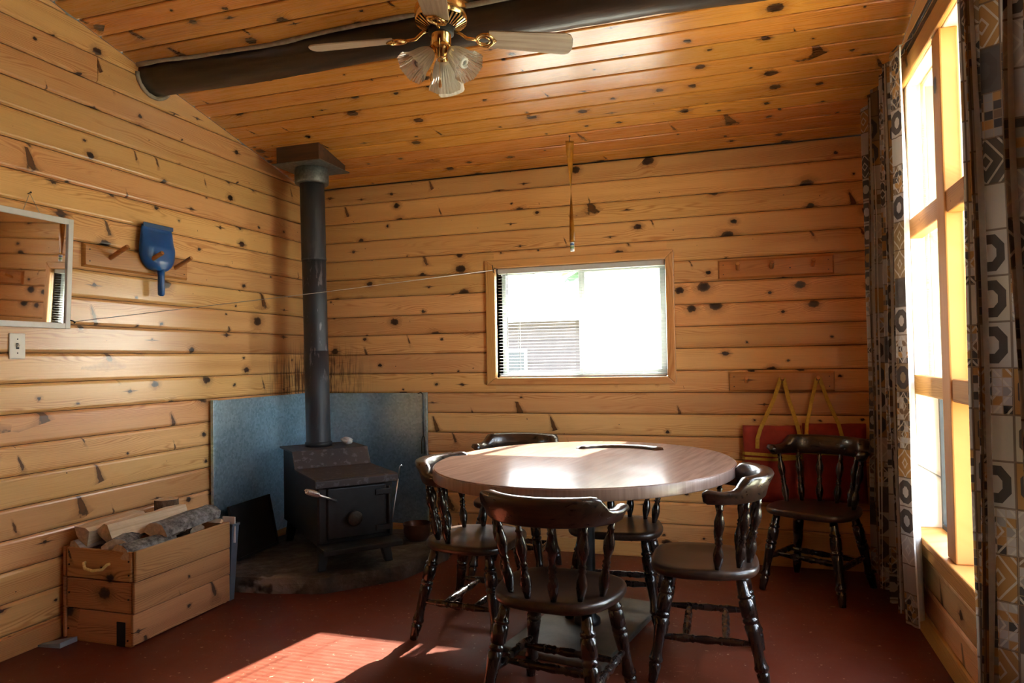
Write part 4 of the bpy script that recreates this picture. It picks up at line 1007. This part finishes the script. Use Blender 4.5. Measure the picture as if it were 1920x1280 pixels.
# local: y along the wall, z up, x into the room
def dp_half(z):     # half width of the pan at height z
    if z > .06: return .121 - .020 * ((z - .06) / .135) ** 1.5
    f = max(0, (z + .045) / .105); return .020 + .101 * sqrt(max(0, 1 - (1 - f) ** 2))
bm = bmesh.new(); rings = []; zs = [-.045 + .24 * i / 26 for i in range(27)]
nU = 20
for z in zs:
    hw = dp_half(z); dep = .052 * min(1, max(.25, (.20 - z) / .12)) * (1 if z > .0 else .75 + .25 * max(0, (z + .045) / .045))
    if z > .165: dep = .010
    row = []
    for k in range(nU + 1):
        u = -1 + 2 * k / nU; row.append((dep * (1 - abs(u) ** 3.5), hw * u, z))
    rings.append(row)
vs = [[bm.verts.new(p) for p in r] for r in rings]
for a, b in zip(vs, vs[1:]):
    for k in range(nU): bm.faces.new((a[k], a[k + 1], b[k + 1], b[k]))
o = finish('pan', bm, M['blue'], dp, smooth=True); sm = o.modifiers.new('thick', 'SOLIDIFY'); sm.thickness = .003; sm.offset = -1
M['blue_lip'] = plain('dull_blue_lip', (0.03, 0.085, 0.20), 0.4, 0, 0.1)
bm = bmesh.new(); box(bm, .004, .014, -.100, .100, .184, .206); finish('lip', bm, M['blue_lip'], dp, bevel=.003)
bm = bmesh.new(); tube(bm, [(.024, 0, -.035), (.026, 0, -.07), (.026, 0, -.12), (.024, .002, -.165), (.022, .003, -.172)], [.020, .017, .018, .017, .012], 14); finish('handle', bm, M['blue'], dp, smooth=True)

cl = tag(empty('clothes_line', (0, 0, 0)), 'thin wire line stretched from the mirror to the back window corner', 'line')
A, B = Vector((XL + .03, 2.515, 1.433)), Vector((-1.548, YB - .040, 1.812))
bm = bmesh.new(); tube(bm, [A, A.lerp(B, .5) + Vector((0, 0, -.006)), B], .0020, 6); finish('wire', bm, M['wire'], cl)
bm = bmesh.new(); tube(bm, [(XL + .001, 2.500, 1.437), (XL + .022, 2.500, 1.440), (XL + .034, 2.507, 1.436), (XL + .036, 2.517, 1.430), (XL + .026, 2.520, 1.427)], .003, 8); finish('screw_hook', bm, M['nail'], cl, smooth=True)
bm = bmesh.new(); tube(bm, [B, B + Vector((.012, -.002, .012)), B + Vector((.03, .01, .004))], .0028, 8); tube(bm, [B + Vector((-.004, 0, .034)), B, B + Vector((.008, 0, -.018))], .0028, 8); finish('hook_eye', bm, M['nail'], cl, smooth=True)

# ---- blind in the back window
bl = tag(empty('window_blind', ((WX0 + WX1) / 2, YB + .034, 0)), 'white slatted blind hanging in the back window', 'blind')
bw = (WX1 - WX0) / 2 - .008
bm = bmesh.new(); box(bm, -bw, bw, -.020, .020, WZ1 - .034, WZ1 - .002); finish('headrail', bm, M['slat'], bl, bevel=.002)
bm = bmesh.new(); box(bm, -bw, bw, -.012, .012, WZ0 + .002, WZ0 + .014); finish('bottom_rail', bm, M['slat'], bl, bevel=.003)
bm = bmesh.new(); tq = radians(4)
sec = []
for f in (-1, -.5, 0, .5, 1): sec.append((.0082 * f, .0014 * (1 - f * f)))
top_ = [(y * cos(tq) - z * sin(tq), y * sin(tq) + z * cos(tq)) for y, z in sec]; bot_ = [(y, z - .0007) for y, z in top_[::-1]]
loft(bm, [[(sx * bw, y, z) for y, z in top_ + bot_] for sx in (-1, 1)])
sl0 = finish('slat', bm, M['slat'], bl, smooth=False)
zt, zb = WZ1 - .046, WZ0 + .024; ns = 33
for i in range(ns):
    o = sl0 if i == 0 else sl0.copy()
    if i: COL.objects.link(o)
    o.parent = bl; o.location = (0, 0, zt + (zb - zt) * i / (ns - 1))
for x in (-.40, .02, .40):
    for yy in (-.0092, .0092):
        bm = bmesh.new(); tube(bm, [(x, yy, WZ1 - .03), (x, yy, WZ0 + .01)], .0009, 5); finish('ladder_cord', bm, M['slat'], bl)
bm = bmesh.new(); lathe(bm, (-.475, -.024, WZ1 - .03), (-.478, -.026, 1.30), [(0, .0035), (1, .0035)], 8); finish('tilt_wand', bm, M['vinyl'], bl)

# ---- fly paper
fp = tag(empty('fly_paper', (-.946, 4.095, 0)), 'amber sticky fly paper strip hanging from the ceiling near window', 'fly paper')
zc_ = ceil_z(4.095)
bm = bmesh.new(); rows = []
for i in range(41):
    f = i / 40; z = zc_ - .03 - f * .60; a = .5 + 2.6 * f; hw = .026 - .011 * f
    rows.append([(s * hw * cos(a) + .004 * f, s * hw * sin(a), z) for s in (-1, 0, 1)])
vs = [[bm.verts.new(p) for p in r] for r in rows]
for a, b in zip(vs, vs[1:]):
    for k in range(2): bm.faces.new((a[k], a[k + 1], b[k + 1], b[k]))
o = finish('ribbon', bm, M['fly'], fp, smooth=True); sm = o.modifiers.new('t', 'SOLIDIFY'); sm.thickness = .0008
def mat_tube():
    t = NT('printed_paper_tube'); s = t.sep(t.obj())
    n = t.noise(t.obj(), 90, 2)
    c = t.ramp(t.math('MULTIPLY', t.math('SUBTRACT', s[2], 1.855), 20.0), [(0.0, (0.65, 0.68, 0.66)), (0.30, (0.20, 0.36, 0.16)), (0.55, (0.55, 0.58, 0.30)), (0.70, (0.03, 0.10, 0.32)), (0.92, (0.55, 0.6, 0.62))], 'CONSTANT')
    t.set(color=t.mix(t.step(n, .5, .6, 0, .5), c, (0.65, 0.66, 0.6)), rough=.5); return t.m
M['flytube'] = mat_tube()
bm = bmesh.new(); lathe(bm, (.004, 0, 1.856), (.003, 0, 1.908), [(0, .0125), (1, .0125)], 16); finish('paper_tube', bm, M['flytube'], fp)
bm = bmesh.new(); tube(bm, [(0, 0, zc_ + .002), (0, -.002, zc_ - .02), (0, 0, zc_ - .035)], .0018, 6); lathe(bm, (0, 0, zc_ - .006), (0, 0, zc_ + .001), [(0, .005), (1, .006)], 10); finish('thumb_tack', bm, M['nail'], fp)

# ---- red cushions
def cushion(name, loc, w, h, d, label, straps, knob):
    c = tag(empty(name, loc), label, 'cushion', 'red hanging cushions')
    bm = bmesh.new(); bmesh.ops.create_cube(bm, size=2)
    bmesh.ops.subdivide_edges(bm, edges=bm.edges[:], cuts=11, use_grid_fill=True)
    for v in bm.verts:
        x, y, z = v.co
        puff = (1 - abs(x) ** 4) * (1 - abs(z) ** 4); crease = 1 - .12 * exp(-((z - .22) / .05) ** 2)
        v.co = Vector((x * w / 2 * (1 - .03 * (1 - abs(z))), y * d / 2 * (.28 + .72 * puff ** .5) * crease, z * h / 2 + .006 * mnoise.noise(Vector((x * 2, y, z * 2))))) + Vector((0, .008 * mnoise.noise(Vector((x * 2.5, z * 2.5, 4))), 0))
    finish('pad', bm, M['red_cloth'], c, smooth=True)
    for k, (pts, fl) in enumerate(straps):
        bm = bmesh.new(); tube(bm, pts, 1, 8, flat=fl); finish('strap', bm, M['yellow'], c)
    if knob:
        bm = bmesh.new(); lathe(bm, knob, (knob[0], knob[1] - .018, knob[2]), [(0, .022), (.5, .024), (1, .016)], 20); finish('valve_cap', bm, M['black_metal'], c, smooth=True)
def strp(loc, pts): return [Vector(p) - Vector(loc) for p in pts]
l1 = (.148, YB - .048, .595)
py_ = YB - .070
cushion('boat_cushion', l1, .32, .44, .070, 'red canvas cushion hanging by yellow straps between table and corner chair',
        [(strp(l1, [(.206, py_ + .01, 1.093), (.16, YB - .06, .96), (.085, YB - .10, .80), (.068, YB - .112, .745), (.066, YB - .110, .69)]), (.002, .011)),
         (strp(l1, [(.218, py_ + .01, 1.093), (.245, YB - .07, .96), (.285, YB - .09, .82), (.296, YB - .098, .755), (.297, YB - .10, .70)]), (.002, .011)),
         ([(-.163, -.02, .063), (-.15, -.046, .064), (0, -.060, .058), (.12, -.052, .052), (.158, -.03, .055)], (.002, .009)),
         ([(-.163, -.02, .036), (-.15, -.046, .036), (0, -.060, .032), (.12, -.052, .040), (.158, -.03, .046)], (.002, .008))], (.098, -.036, .135))
l2 = (.478, YB - .042, .610)
cushion('boat_cushion', l2, .33, .44, .060, 'red canvas cushion hanging half hidden behind the corner chair',
        [(strp(l2, [(.397, py_ + .01, 1.094), (.365, YB - .06, .96), (.335, YB - .085, .83), (.33, YB - .09, .76)]), (.002, .010)),
         (strp(l2, [(.408, py_ + .01, 1.094), (.45, YB - .06, .96), (.50, YB - .085, .83), (.515, YB - .095, .76)]), (.002, .010)),
         ([(-.163, -.02, .06), (-.1, -.050, .06), (.1, -.050, .055), (.163, -.02, .055)], (.002, .009))], None)

# ---- curtains and rod
def curtain(name, y0, y1, xc, ztop, zbot, npl, amp, label, seed, gather=.82, lean=0.0, closeto=None):
    """y0 far end, y1 near end"""
    c = tag(empty(name, (xc, (y0 + y1) / 2, 0)), label, 'curtain', 'patterned curtains'); ym = (y0 + y1) / 2
    NU, NV = npl * 16, 40
    def pt(i, j, off=0.0):
        u = i / NU; v = j / NV                     # v: 0 bottom, 1 top
        z = zbot + (ztop - zbot) * v
        ph = 2 * pi * npl * u + .9 * sin(2 * pi * u * 2.3 + seed)
        a = amp * (.70 + .35 * (1 - v)) * (1 + .35 * mnoise.noise(Vector((u * 6, seed, v * 1.5))))
        wv = sin(ph); wv = math.copysign(abs(wv) ** .75, wv)
        g = 1 - (1 - gather) * sin(pi * min(1, v * 1.0)) * .35
        y = ym + (y0 - ym + (y1 - y0) * u) * g + .022 * cos(ph) * (1 if u < .98 else 0) + .010 * mnoise.noise(Vector((u * 9, v * 2, seed + 3))) + lean * (1 - v) * (u)
        x = xc - off + a * wv + .012 * mnoise.noise(Vector((u * 4, v * 3, seed + 9)))
        zz = z + (.012 * mnoise.noise(Vector((u * 8, 0, seed))) if j == 0 else 0) + (.010 * wv if j == NV else 0)
        return (x - xc, y - ym, zz)
    # cloth length along the folds for the pattern
    lens = [0.0]
    for i in range(NU): lens.append(lens[-1] + (Vector(pt(i + 1, 20)) - Vector(pt(i, 20))).length)
    for nm, mat, off in (('cloth', M['curtain'], 0.0), ('lining', M['lining'], -.006)):
        bm = bmesh.new(); uvl = bm.loops.layers.uv.new('UVMap')
        vs = [[bm.verts.new(pt(i, j, off)) for i in range(NU + 1)] for j in range(NV + 1)]
        for j in range(NV):
            for i in range(NU):
                f = bm.faces.new((vs[j][i], vs[j][i + 1], vs[j + 1][i + 1], vs[j + 1][i]))
                for lp, (a, b) in zip(f.loops, ((i, j), (i + 1, j), (i + 1, j + 1), (i, j + 1))):
                    lp[uvl].uv = (lens[a] + seed * .037, (zbot + (ztop - zbot) * b / NV))
        me = bpy.data.meshes.new(nm); bm.to_mesh(me); bm.free(); me.materials.append(mat)
        me.polygons.foreach_set('use_smooth', [True] * len(me.polygons))
        o = bpy.data.objects.new(nm, me); COL.objects.link(o); o.parent = c
    for k in range(npl + 1):
        u = min(1, (k + .0) / npl); p = pt(int(u * NU), NV)
        bm = bmesh.new(); tube(bm, [(p[0], p[1], ztop - .01), (.695 - xc, p[1], ztop + .02), (.70 - xc, p[1], ztop + .045)], .002, 6); finish('curtain_hook', bm, M['chrome'], c)
curtain('curtain', 4.16, 3.27, .648, 2.50, .105, 6, .044, 'patterned brown and grey curtain gathered at the far end of the windows', 1.3)
curtain('curtain', 2.36, 1.50, .645, 2.50, .03, 6, .044, 'patterned brown and grey curtain at the right edge nearest the viewer', 4.7)
rd = tag(empty('curtain_rod', (.70, 2.4, 2.545)), 'black metal curtain rod above the tall windows', 'curtain rod')
bm = bmesh.new(); tube(bm, [(0.028, 1.86, 0), (.01, 1.86, 0), (0, 1.84, 0), (0, -1.7, 0), (.01, -1.72, 0), (.028, -1.72, 0)], 1, 10, flat=(.006, .011)); finish('rod', bm, M['rod'], rd, smooth=True)
for y in (.42, -.75, -1.5):
    bm = bmesh.new(); box(bm, -.008, .029, y - .008, y + .008, -.004, .006); box(bm, .022, .029, y - .016, y + .016, -.03, .03); box(bm, -.010, -.006, y - .010, y + .010, -.016, .016); finish('bracket', bm, M['rod'], rd, bevel=.002)

# ---- ceiling fan
fx, fy = -1.135, 2.64
fan = tag(empty('ceiling_fan', (fx, fy, 0)), 'brass ceiling fan with bleached wooden blades and glass lamp shades', 'ceiling fan')
zcl = ceil_z(fy)
def flathe(name, z0, z1, prof, mat, parent=fan, seg=40, smooth=True, cap=True):
    bm = bmesh.new(); lathe(bm, (0, 0, z0), (0, 0, z1), prof, seg, cap=cap); return finish(name, bm, mat, parent, smooth=smooth)
flathe('canopy', zcl - .075, zcl + .02, [(0, .020), (.05, .030), (.35, .058), (.7, .066), (1, .068)], M['brass'])
flathe('downrod', 2.66, zcl - .06, [(0, .011), (1, .011)], M['brass'], seg=16)
flathe('motor_housing', 2.600, 2.690, [(0, .100), (.04, .106), (.5, .108), (.65, .104), (.8, .085), (.95, .05), (1, .03)], M['brass'])
flathe('vent_cone', 2.574, 2.600, [(0, .055), (.1, .060), (1, .103)], M['nail'])
for k in range(36):
    a = 2 * pi * k / 36; bm = bmesh.new(); c_, s_ = cos(a), sin(a); w_ = .0032
    pts = []
    for r, z in ((.058, 2.5735), (.104, 2.5985)):
        for dz in (0, -.003):
            for sg in (-1, 1): pts.append((r * c_ - sg * w_ * (r / .08) * s_, r * s_ + sg * w_ * (r / .08) * c_, z + dz))
    v = [bm.verts.new(p) for p in pts]
    for f in ((0, 1, 5, 4), (2, 6, 7, 3), (0, 4, 6, 2), (1, 3, 7, 5), (0, 2, 3, 1), (4, 5, 7, 6)): bm.faces.new([v[i] for i in f])
    finish('vent_fin', bm, M['brass'], fan)
flathe('flywheel', 2.545, 2.575, [(0, .048), (.1, .052), (.9, .052), (1, .046)], M['tape'])
flathe('switch_housing', 2.503, 2.548, [(0, .036), (.04, .040), (.9, .040), (1, .044)], M['brass'])
flathe('light_fitter', 2.448, 2.505, [(0, .012), (.10, .020), (.3, .024), (.5, .036), (.85, .042), (1, .038)], M['brass'])
blade_az0 = math.atan2(.309, .951)
for k in range(4):
    az = blade_az0 + k * pi / 2
    Rz = Matrix.Rotation(az, 4, 'Z'); Rp = Matrix.Rotation(radians(4.5), 4, 'Y') @ Matrix.Rotation(radians(-14), 4, 'X')
    zb0 = 2.540
    bm = bmesh.new(); out = [(.195, -.048), (.20, -.050), (.50, -.064), (.522, -.056), (.534, -.030), (.536, 0), (.534, .030), (.522, .056), (.50, .064), (.20, .050), (.195, .048)]
    loft(bm, [[(x, y, z) for x, y in out] for z in (-.003, .003)])
    b = finish('blade', bm, M['blade'], fan, bevel=.0015); b.matrix_local = Matrix.Translation((0, 0, zb0)) @ Rz @ Rp
    bm = bmesh.new()
    tube(bm, [(.042, 0, .030), (.075, 0, .020), (.105, 0, -.002), (.145, 0, -.006)], .0065, 10)
    loop = [(.145 + .045 * (1 - cos(a_)) * .75, .036 * sin(a_), -.007) for a_ in [2 * pi * q / 24 for q in range(25)]]; tube(bm, loop, .0055, 8)
    loop = [(.150 + .024 * (1 - cos(a_)), .020 * sin(a_), -.008) for a_ in [2 * pi * q / 20 for q in range(21)]]; tube(bm, loop, .0045, 8)
    tube(bm, [(.188, -.040, -.006), (.205, -.022, -.0065), (.222, 0, -.0068), (.205, .022, -.0065), (.188, .040, -.006)], .005, 8)
    finish('blade_arm', bm, M['brass'], b, smooth=True)
tow = math.atan2(-.951, .308)
for k in range(3):
    az = tow + pi / 3 + k * 2 * pi / 3
    hor = Vector((cos(az), sin(az), 0)); axd = (hor * .70 + Vector((0, 0, -.71))).normalized()
    base = hor * .030 + Vector((0, 0, 2.487))
    bm = bmesh.new(); lathe(bm, base, base + axd * .045, [(0, .016), (.5, .020), (.8, .026), (1, .027)], 20); sk = finish('lamp_socket', bm, M['brass'], fan, smooth=True)
    s0 = base + axd * .030; q = axd.to_track_quat('Z', 'Y')
    bm = bmesh.new(); SEG = 96; prof = [(0, .026), (.010, .032), (.030, .039), (.05, .044), (.072, .049), (.092, .055), (.108, .063), (.117, .068)]
    rings = []
    for t_, r in prof:
        ring = []
        for m in range(SEG):
            a = 2 * pi * m / SEG; octf = 1 / max(cos(((a + pi / 8) % (pi / 4)) - pi / 8), .1); f = max(0, (t_ - .05) / .067)
            rr_ = r * (1 + (octf - 1.03) * f) * (1 + .032 * cos(a * 28) * (1 if t_ > .01 else 0))
            ring.append(s0 + q @ Vector((rr_ * cos(a), rr_ * sin(a), t_)))
        rings.append(ring)
    loft(bm, rings, caps=False); sd = finish('lamp_shade', bm, M['shade'], fan, smooth=False)
    bm = bmesh.new(); pts = []
    c0 = s0 + axd * .02; u1 = axd.cross(Vector((0, 0, 1))).normalized(); u2 = axd.cross(u1)
    for i in range(90):
        f = i / 89; a = 2 * pi * 4.5 * f; pts.append(c0 + axd * (.02 + .050 * f) + (u1 * cos(a) + u2 * sin(a)) * .017)
    tube(bm, pts, .0052, 8); lathe(bm, c0, c0 + axd * .032, [(0, .012), (.5, .019), (1, .019)], 16); finish('bulb', bm, M['bulb'], sd, smooth=True)
for (x, y, zl) in ((-.030, -.036, 2.345), (.012, -.046, 2.310)):
    bm = bmesh.new()
    for i in range(34): 
        z = 2.51 - (2.51 - zl - .03) * i / 33; lathe(bm, (x, y, z - .0022), (x, y, z + .0022), [(0, .0006), (.5, .0016), (1, .0006)], 6)
    ch_ = finish('pull_chain', bm, M['brass'], fan)
    bm = bmesh.new(); lathe(bm, (x, y, zl), (x, y, zl + .034), [(0, .003), (.15, .0062), (.35, .0068), (.8, .0035), (1, .002)], 12); finish('wooden_fob', bm, M['rack'], ch_, smooth=True)

# ================================================================== OUTSIDE
def conifer(name, loc, h, r, label, seed, trunk_h=.15):
    t = tag(empty(name, loc), label, 'tree', 'trees outside the cabin')
    bm = bmesh.new(); lathe(bm, (0, 0, 0), (0, 0, h * .95), [(0, .035 * h * .5), (.5, .02 * h * .5), (1, .004)], 10); finish('trunk', bm, M['treebark'], t, smooth=True)
    bm = bmesh.new(); L = 11
    for k in range(L):
        f = k / (L - 1); z = h * (trunk_h + (1 - trunk_h) * f * .96); rad = r * (1 - f) ** .75 + .06 * r; th_ = h * (1 - trunk_h) / L * 1.5; m = 26
        ring = [Vector((rad * (1 + .34 * (-1) ** q * .5 + .2 * mnoise.noise(Vector((q * .9, k, seed)))) * cos(2 * pi * q / m + k), rad * (1 + .34 * (-1) ** q * .5 + .2 * mnoise.noise(Vector((q * .9, k, seed)))) * sin(2 * pi * q / m + k), z - .12 * th_ * ((-1) ** q))) for q in range(m)]
        vs = [bm.verts.new(p) for p in ring]; tp = bm.verts.new((0, 0, z + th_)); lo_ = bm.verts.new((0, 0, z + th_ * .25))
        for q in range(m): bm.faces.new((vs[q], vs[(q + 1) % m], tp)); bm.faces.new((vs[(q + 1) % m], vs[q], lo_))
    finish('foliage', bm, M['leaf'], t); return t
def leafy(name, loc, h, r, zc, label, seed):
    t = tag(empty(name, loc), label, 'tree', 'trees outside the cabin')
    bm = bmesh.new(); lathe(bm, (0, 0, 0), (.05, 0, zc), [(0, .16), (.5, .12), (1, .07)], 12); finish('trunk', bm, M['treebark'], t, smooth=True)
    bm = bmesh.new(); rng = random.Random(seed)
    for i in range(5):
        a = 2 * pi * i / 5 + seed; tube(bm, [(.03, 0, zc * .72), (.5 * r * cos(a), .5 * r * sin(a), zc), (.8 * r * cos(a), .8 * r * sin(a), zc + .4 * r)], [.07, .045, .02], 8)
    finish('branches', bm, M['treebark'], t, smooth=True)
    bm = bmesh.new(); bmesh.ops.create_icosphere(bm, subdivisions=5, radius=1)
    for v in bm.verts:
        n_ = mnoise.fractal(v.co * 2.6 + Vector((seed, 0, 0)), 1.0, 2.0, 4); v.co *= 1 + .20 * n_
        v.co = Vector((v.co.x * r, v.co.y * r, v.co.z * (h - zc) * .62 + zc + (h - zc) * .35))
    finish('foliage', bm, M['leaf'], t); return t
leafy('sun_block_tree', (1.95, 9.0, -.45), 8.2, 1.38, 3.55, 'added broad tree outside, unseen crown blocking sun from the right half of the back window', 2)  # added tree, crown out of view, set to block sun at the right pane
conifer('conifer_tree', (5.5, 22, -.45), 9, 2.0, 'conifer outside beyond the tall windows, nearest the far curtain', 1)
conifer('conifer_tree', (8.5, 19, -.45), 8, 1.9, 'conifer outside right of the others beyond the tall windows', 2)
conifer('conifer_tree', (3.4, 27, -.45), 10, 2.2, 'tall conifer outside far beyond the tall windows', 3)
conifer('conifer_tree', (-11.5, 21, -.45), 9, 2.4, 'conifer behind the neighbouring cabin, left of its roof ridge', 4)
conifer('conifer_tree', (-4.6, 24, -.45), 10, 2.3, 'conifer behind the neighbouring cabin, over its roof', 5)
conifer('conifer_tree', (12, 12, -.45), 9, 2.2, 'conifer outside the window wall, out to the side', 6)
conifer('conifer_tree', (10, 4, -.45), 9, 2.4, 'conifer opposite the tall windows, out to the side', 7)
nc = tag(empty('neighbour_cabin', (-4.6, 14.0, -.45)), 'neighbouring cabin with pale metal roof seen through back window blind', 'cabin')
boxl = (-2.6, 2.2, 0, 4.0, 0, 2.55); bm = bmesh.new(); box(bm, *boxl); finish('wall', bm, M['cabinwall'], nc)
for k in range(10):
    z = .15 + k * .24; bm = bmesh.new(); box(bm, -2.6, 2.2, -.02, -.001, z, z + .225); finish('log_course', bm, M['cabinwall'], nc, bevel=.02)
bm = bmesh.new(); loft(bm, [[(x, -.5, 2.42), (x, 2.0, 3.35), (x, 4.5, 2.42), (x, 4.5, 2.52), (x, 2.0, 3.45), (x, -.5, 2.52)] for x in (-3.0, 2.6)]); rf = finish('roof', bm, M['roofmetal'], nc)
for k in range(29):
    x = -3.0 + .2 * k; bm = bmesh.new(); tube(bm, [(x, -.5, 2.53), (x, 2.0, 3.46)], .018, 6); finish('roof_rib', bm, M['roofmetal'], rf)
wf = boxo('window_frame', -.6, .4, -.05, -.021, 1.1, 1.9, M['vinyl'], nc); 
bm = bmesh.new(); box(bm, -.44, .44, -.02, -.016, -.34, .34); finish('pane', bm, M['black_metal'], wf)
ln = tag(empty('leaning_slab', (1.38, 6.0, -.45)), 'pale brown slab of wood leaning outside the lower window pane', 'wood slab')
bm = bmesh.new(); rings = []
for i in range(9):
    f = i / 8; x = -.12 + .26 * (1 - f) - .10 * (1 - f) ** 2; rings.append([(x + sx * .05, sy * .03, f * 1.45) for sx, sy in ((-1, -1), (1, -1), (1, 1), (-1, 1))])
loft(bm, rings); finish('slab', bm, M['treebark'], ln, smooth=False)
bm = bmesh.new(); box(bm, -.08, -.02, -.03, .9, 0, 1.35); finish('prop_stake', bm, M['treebark'], ln)
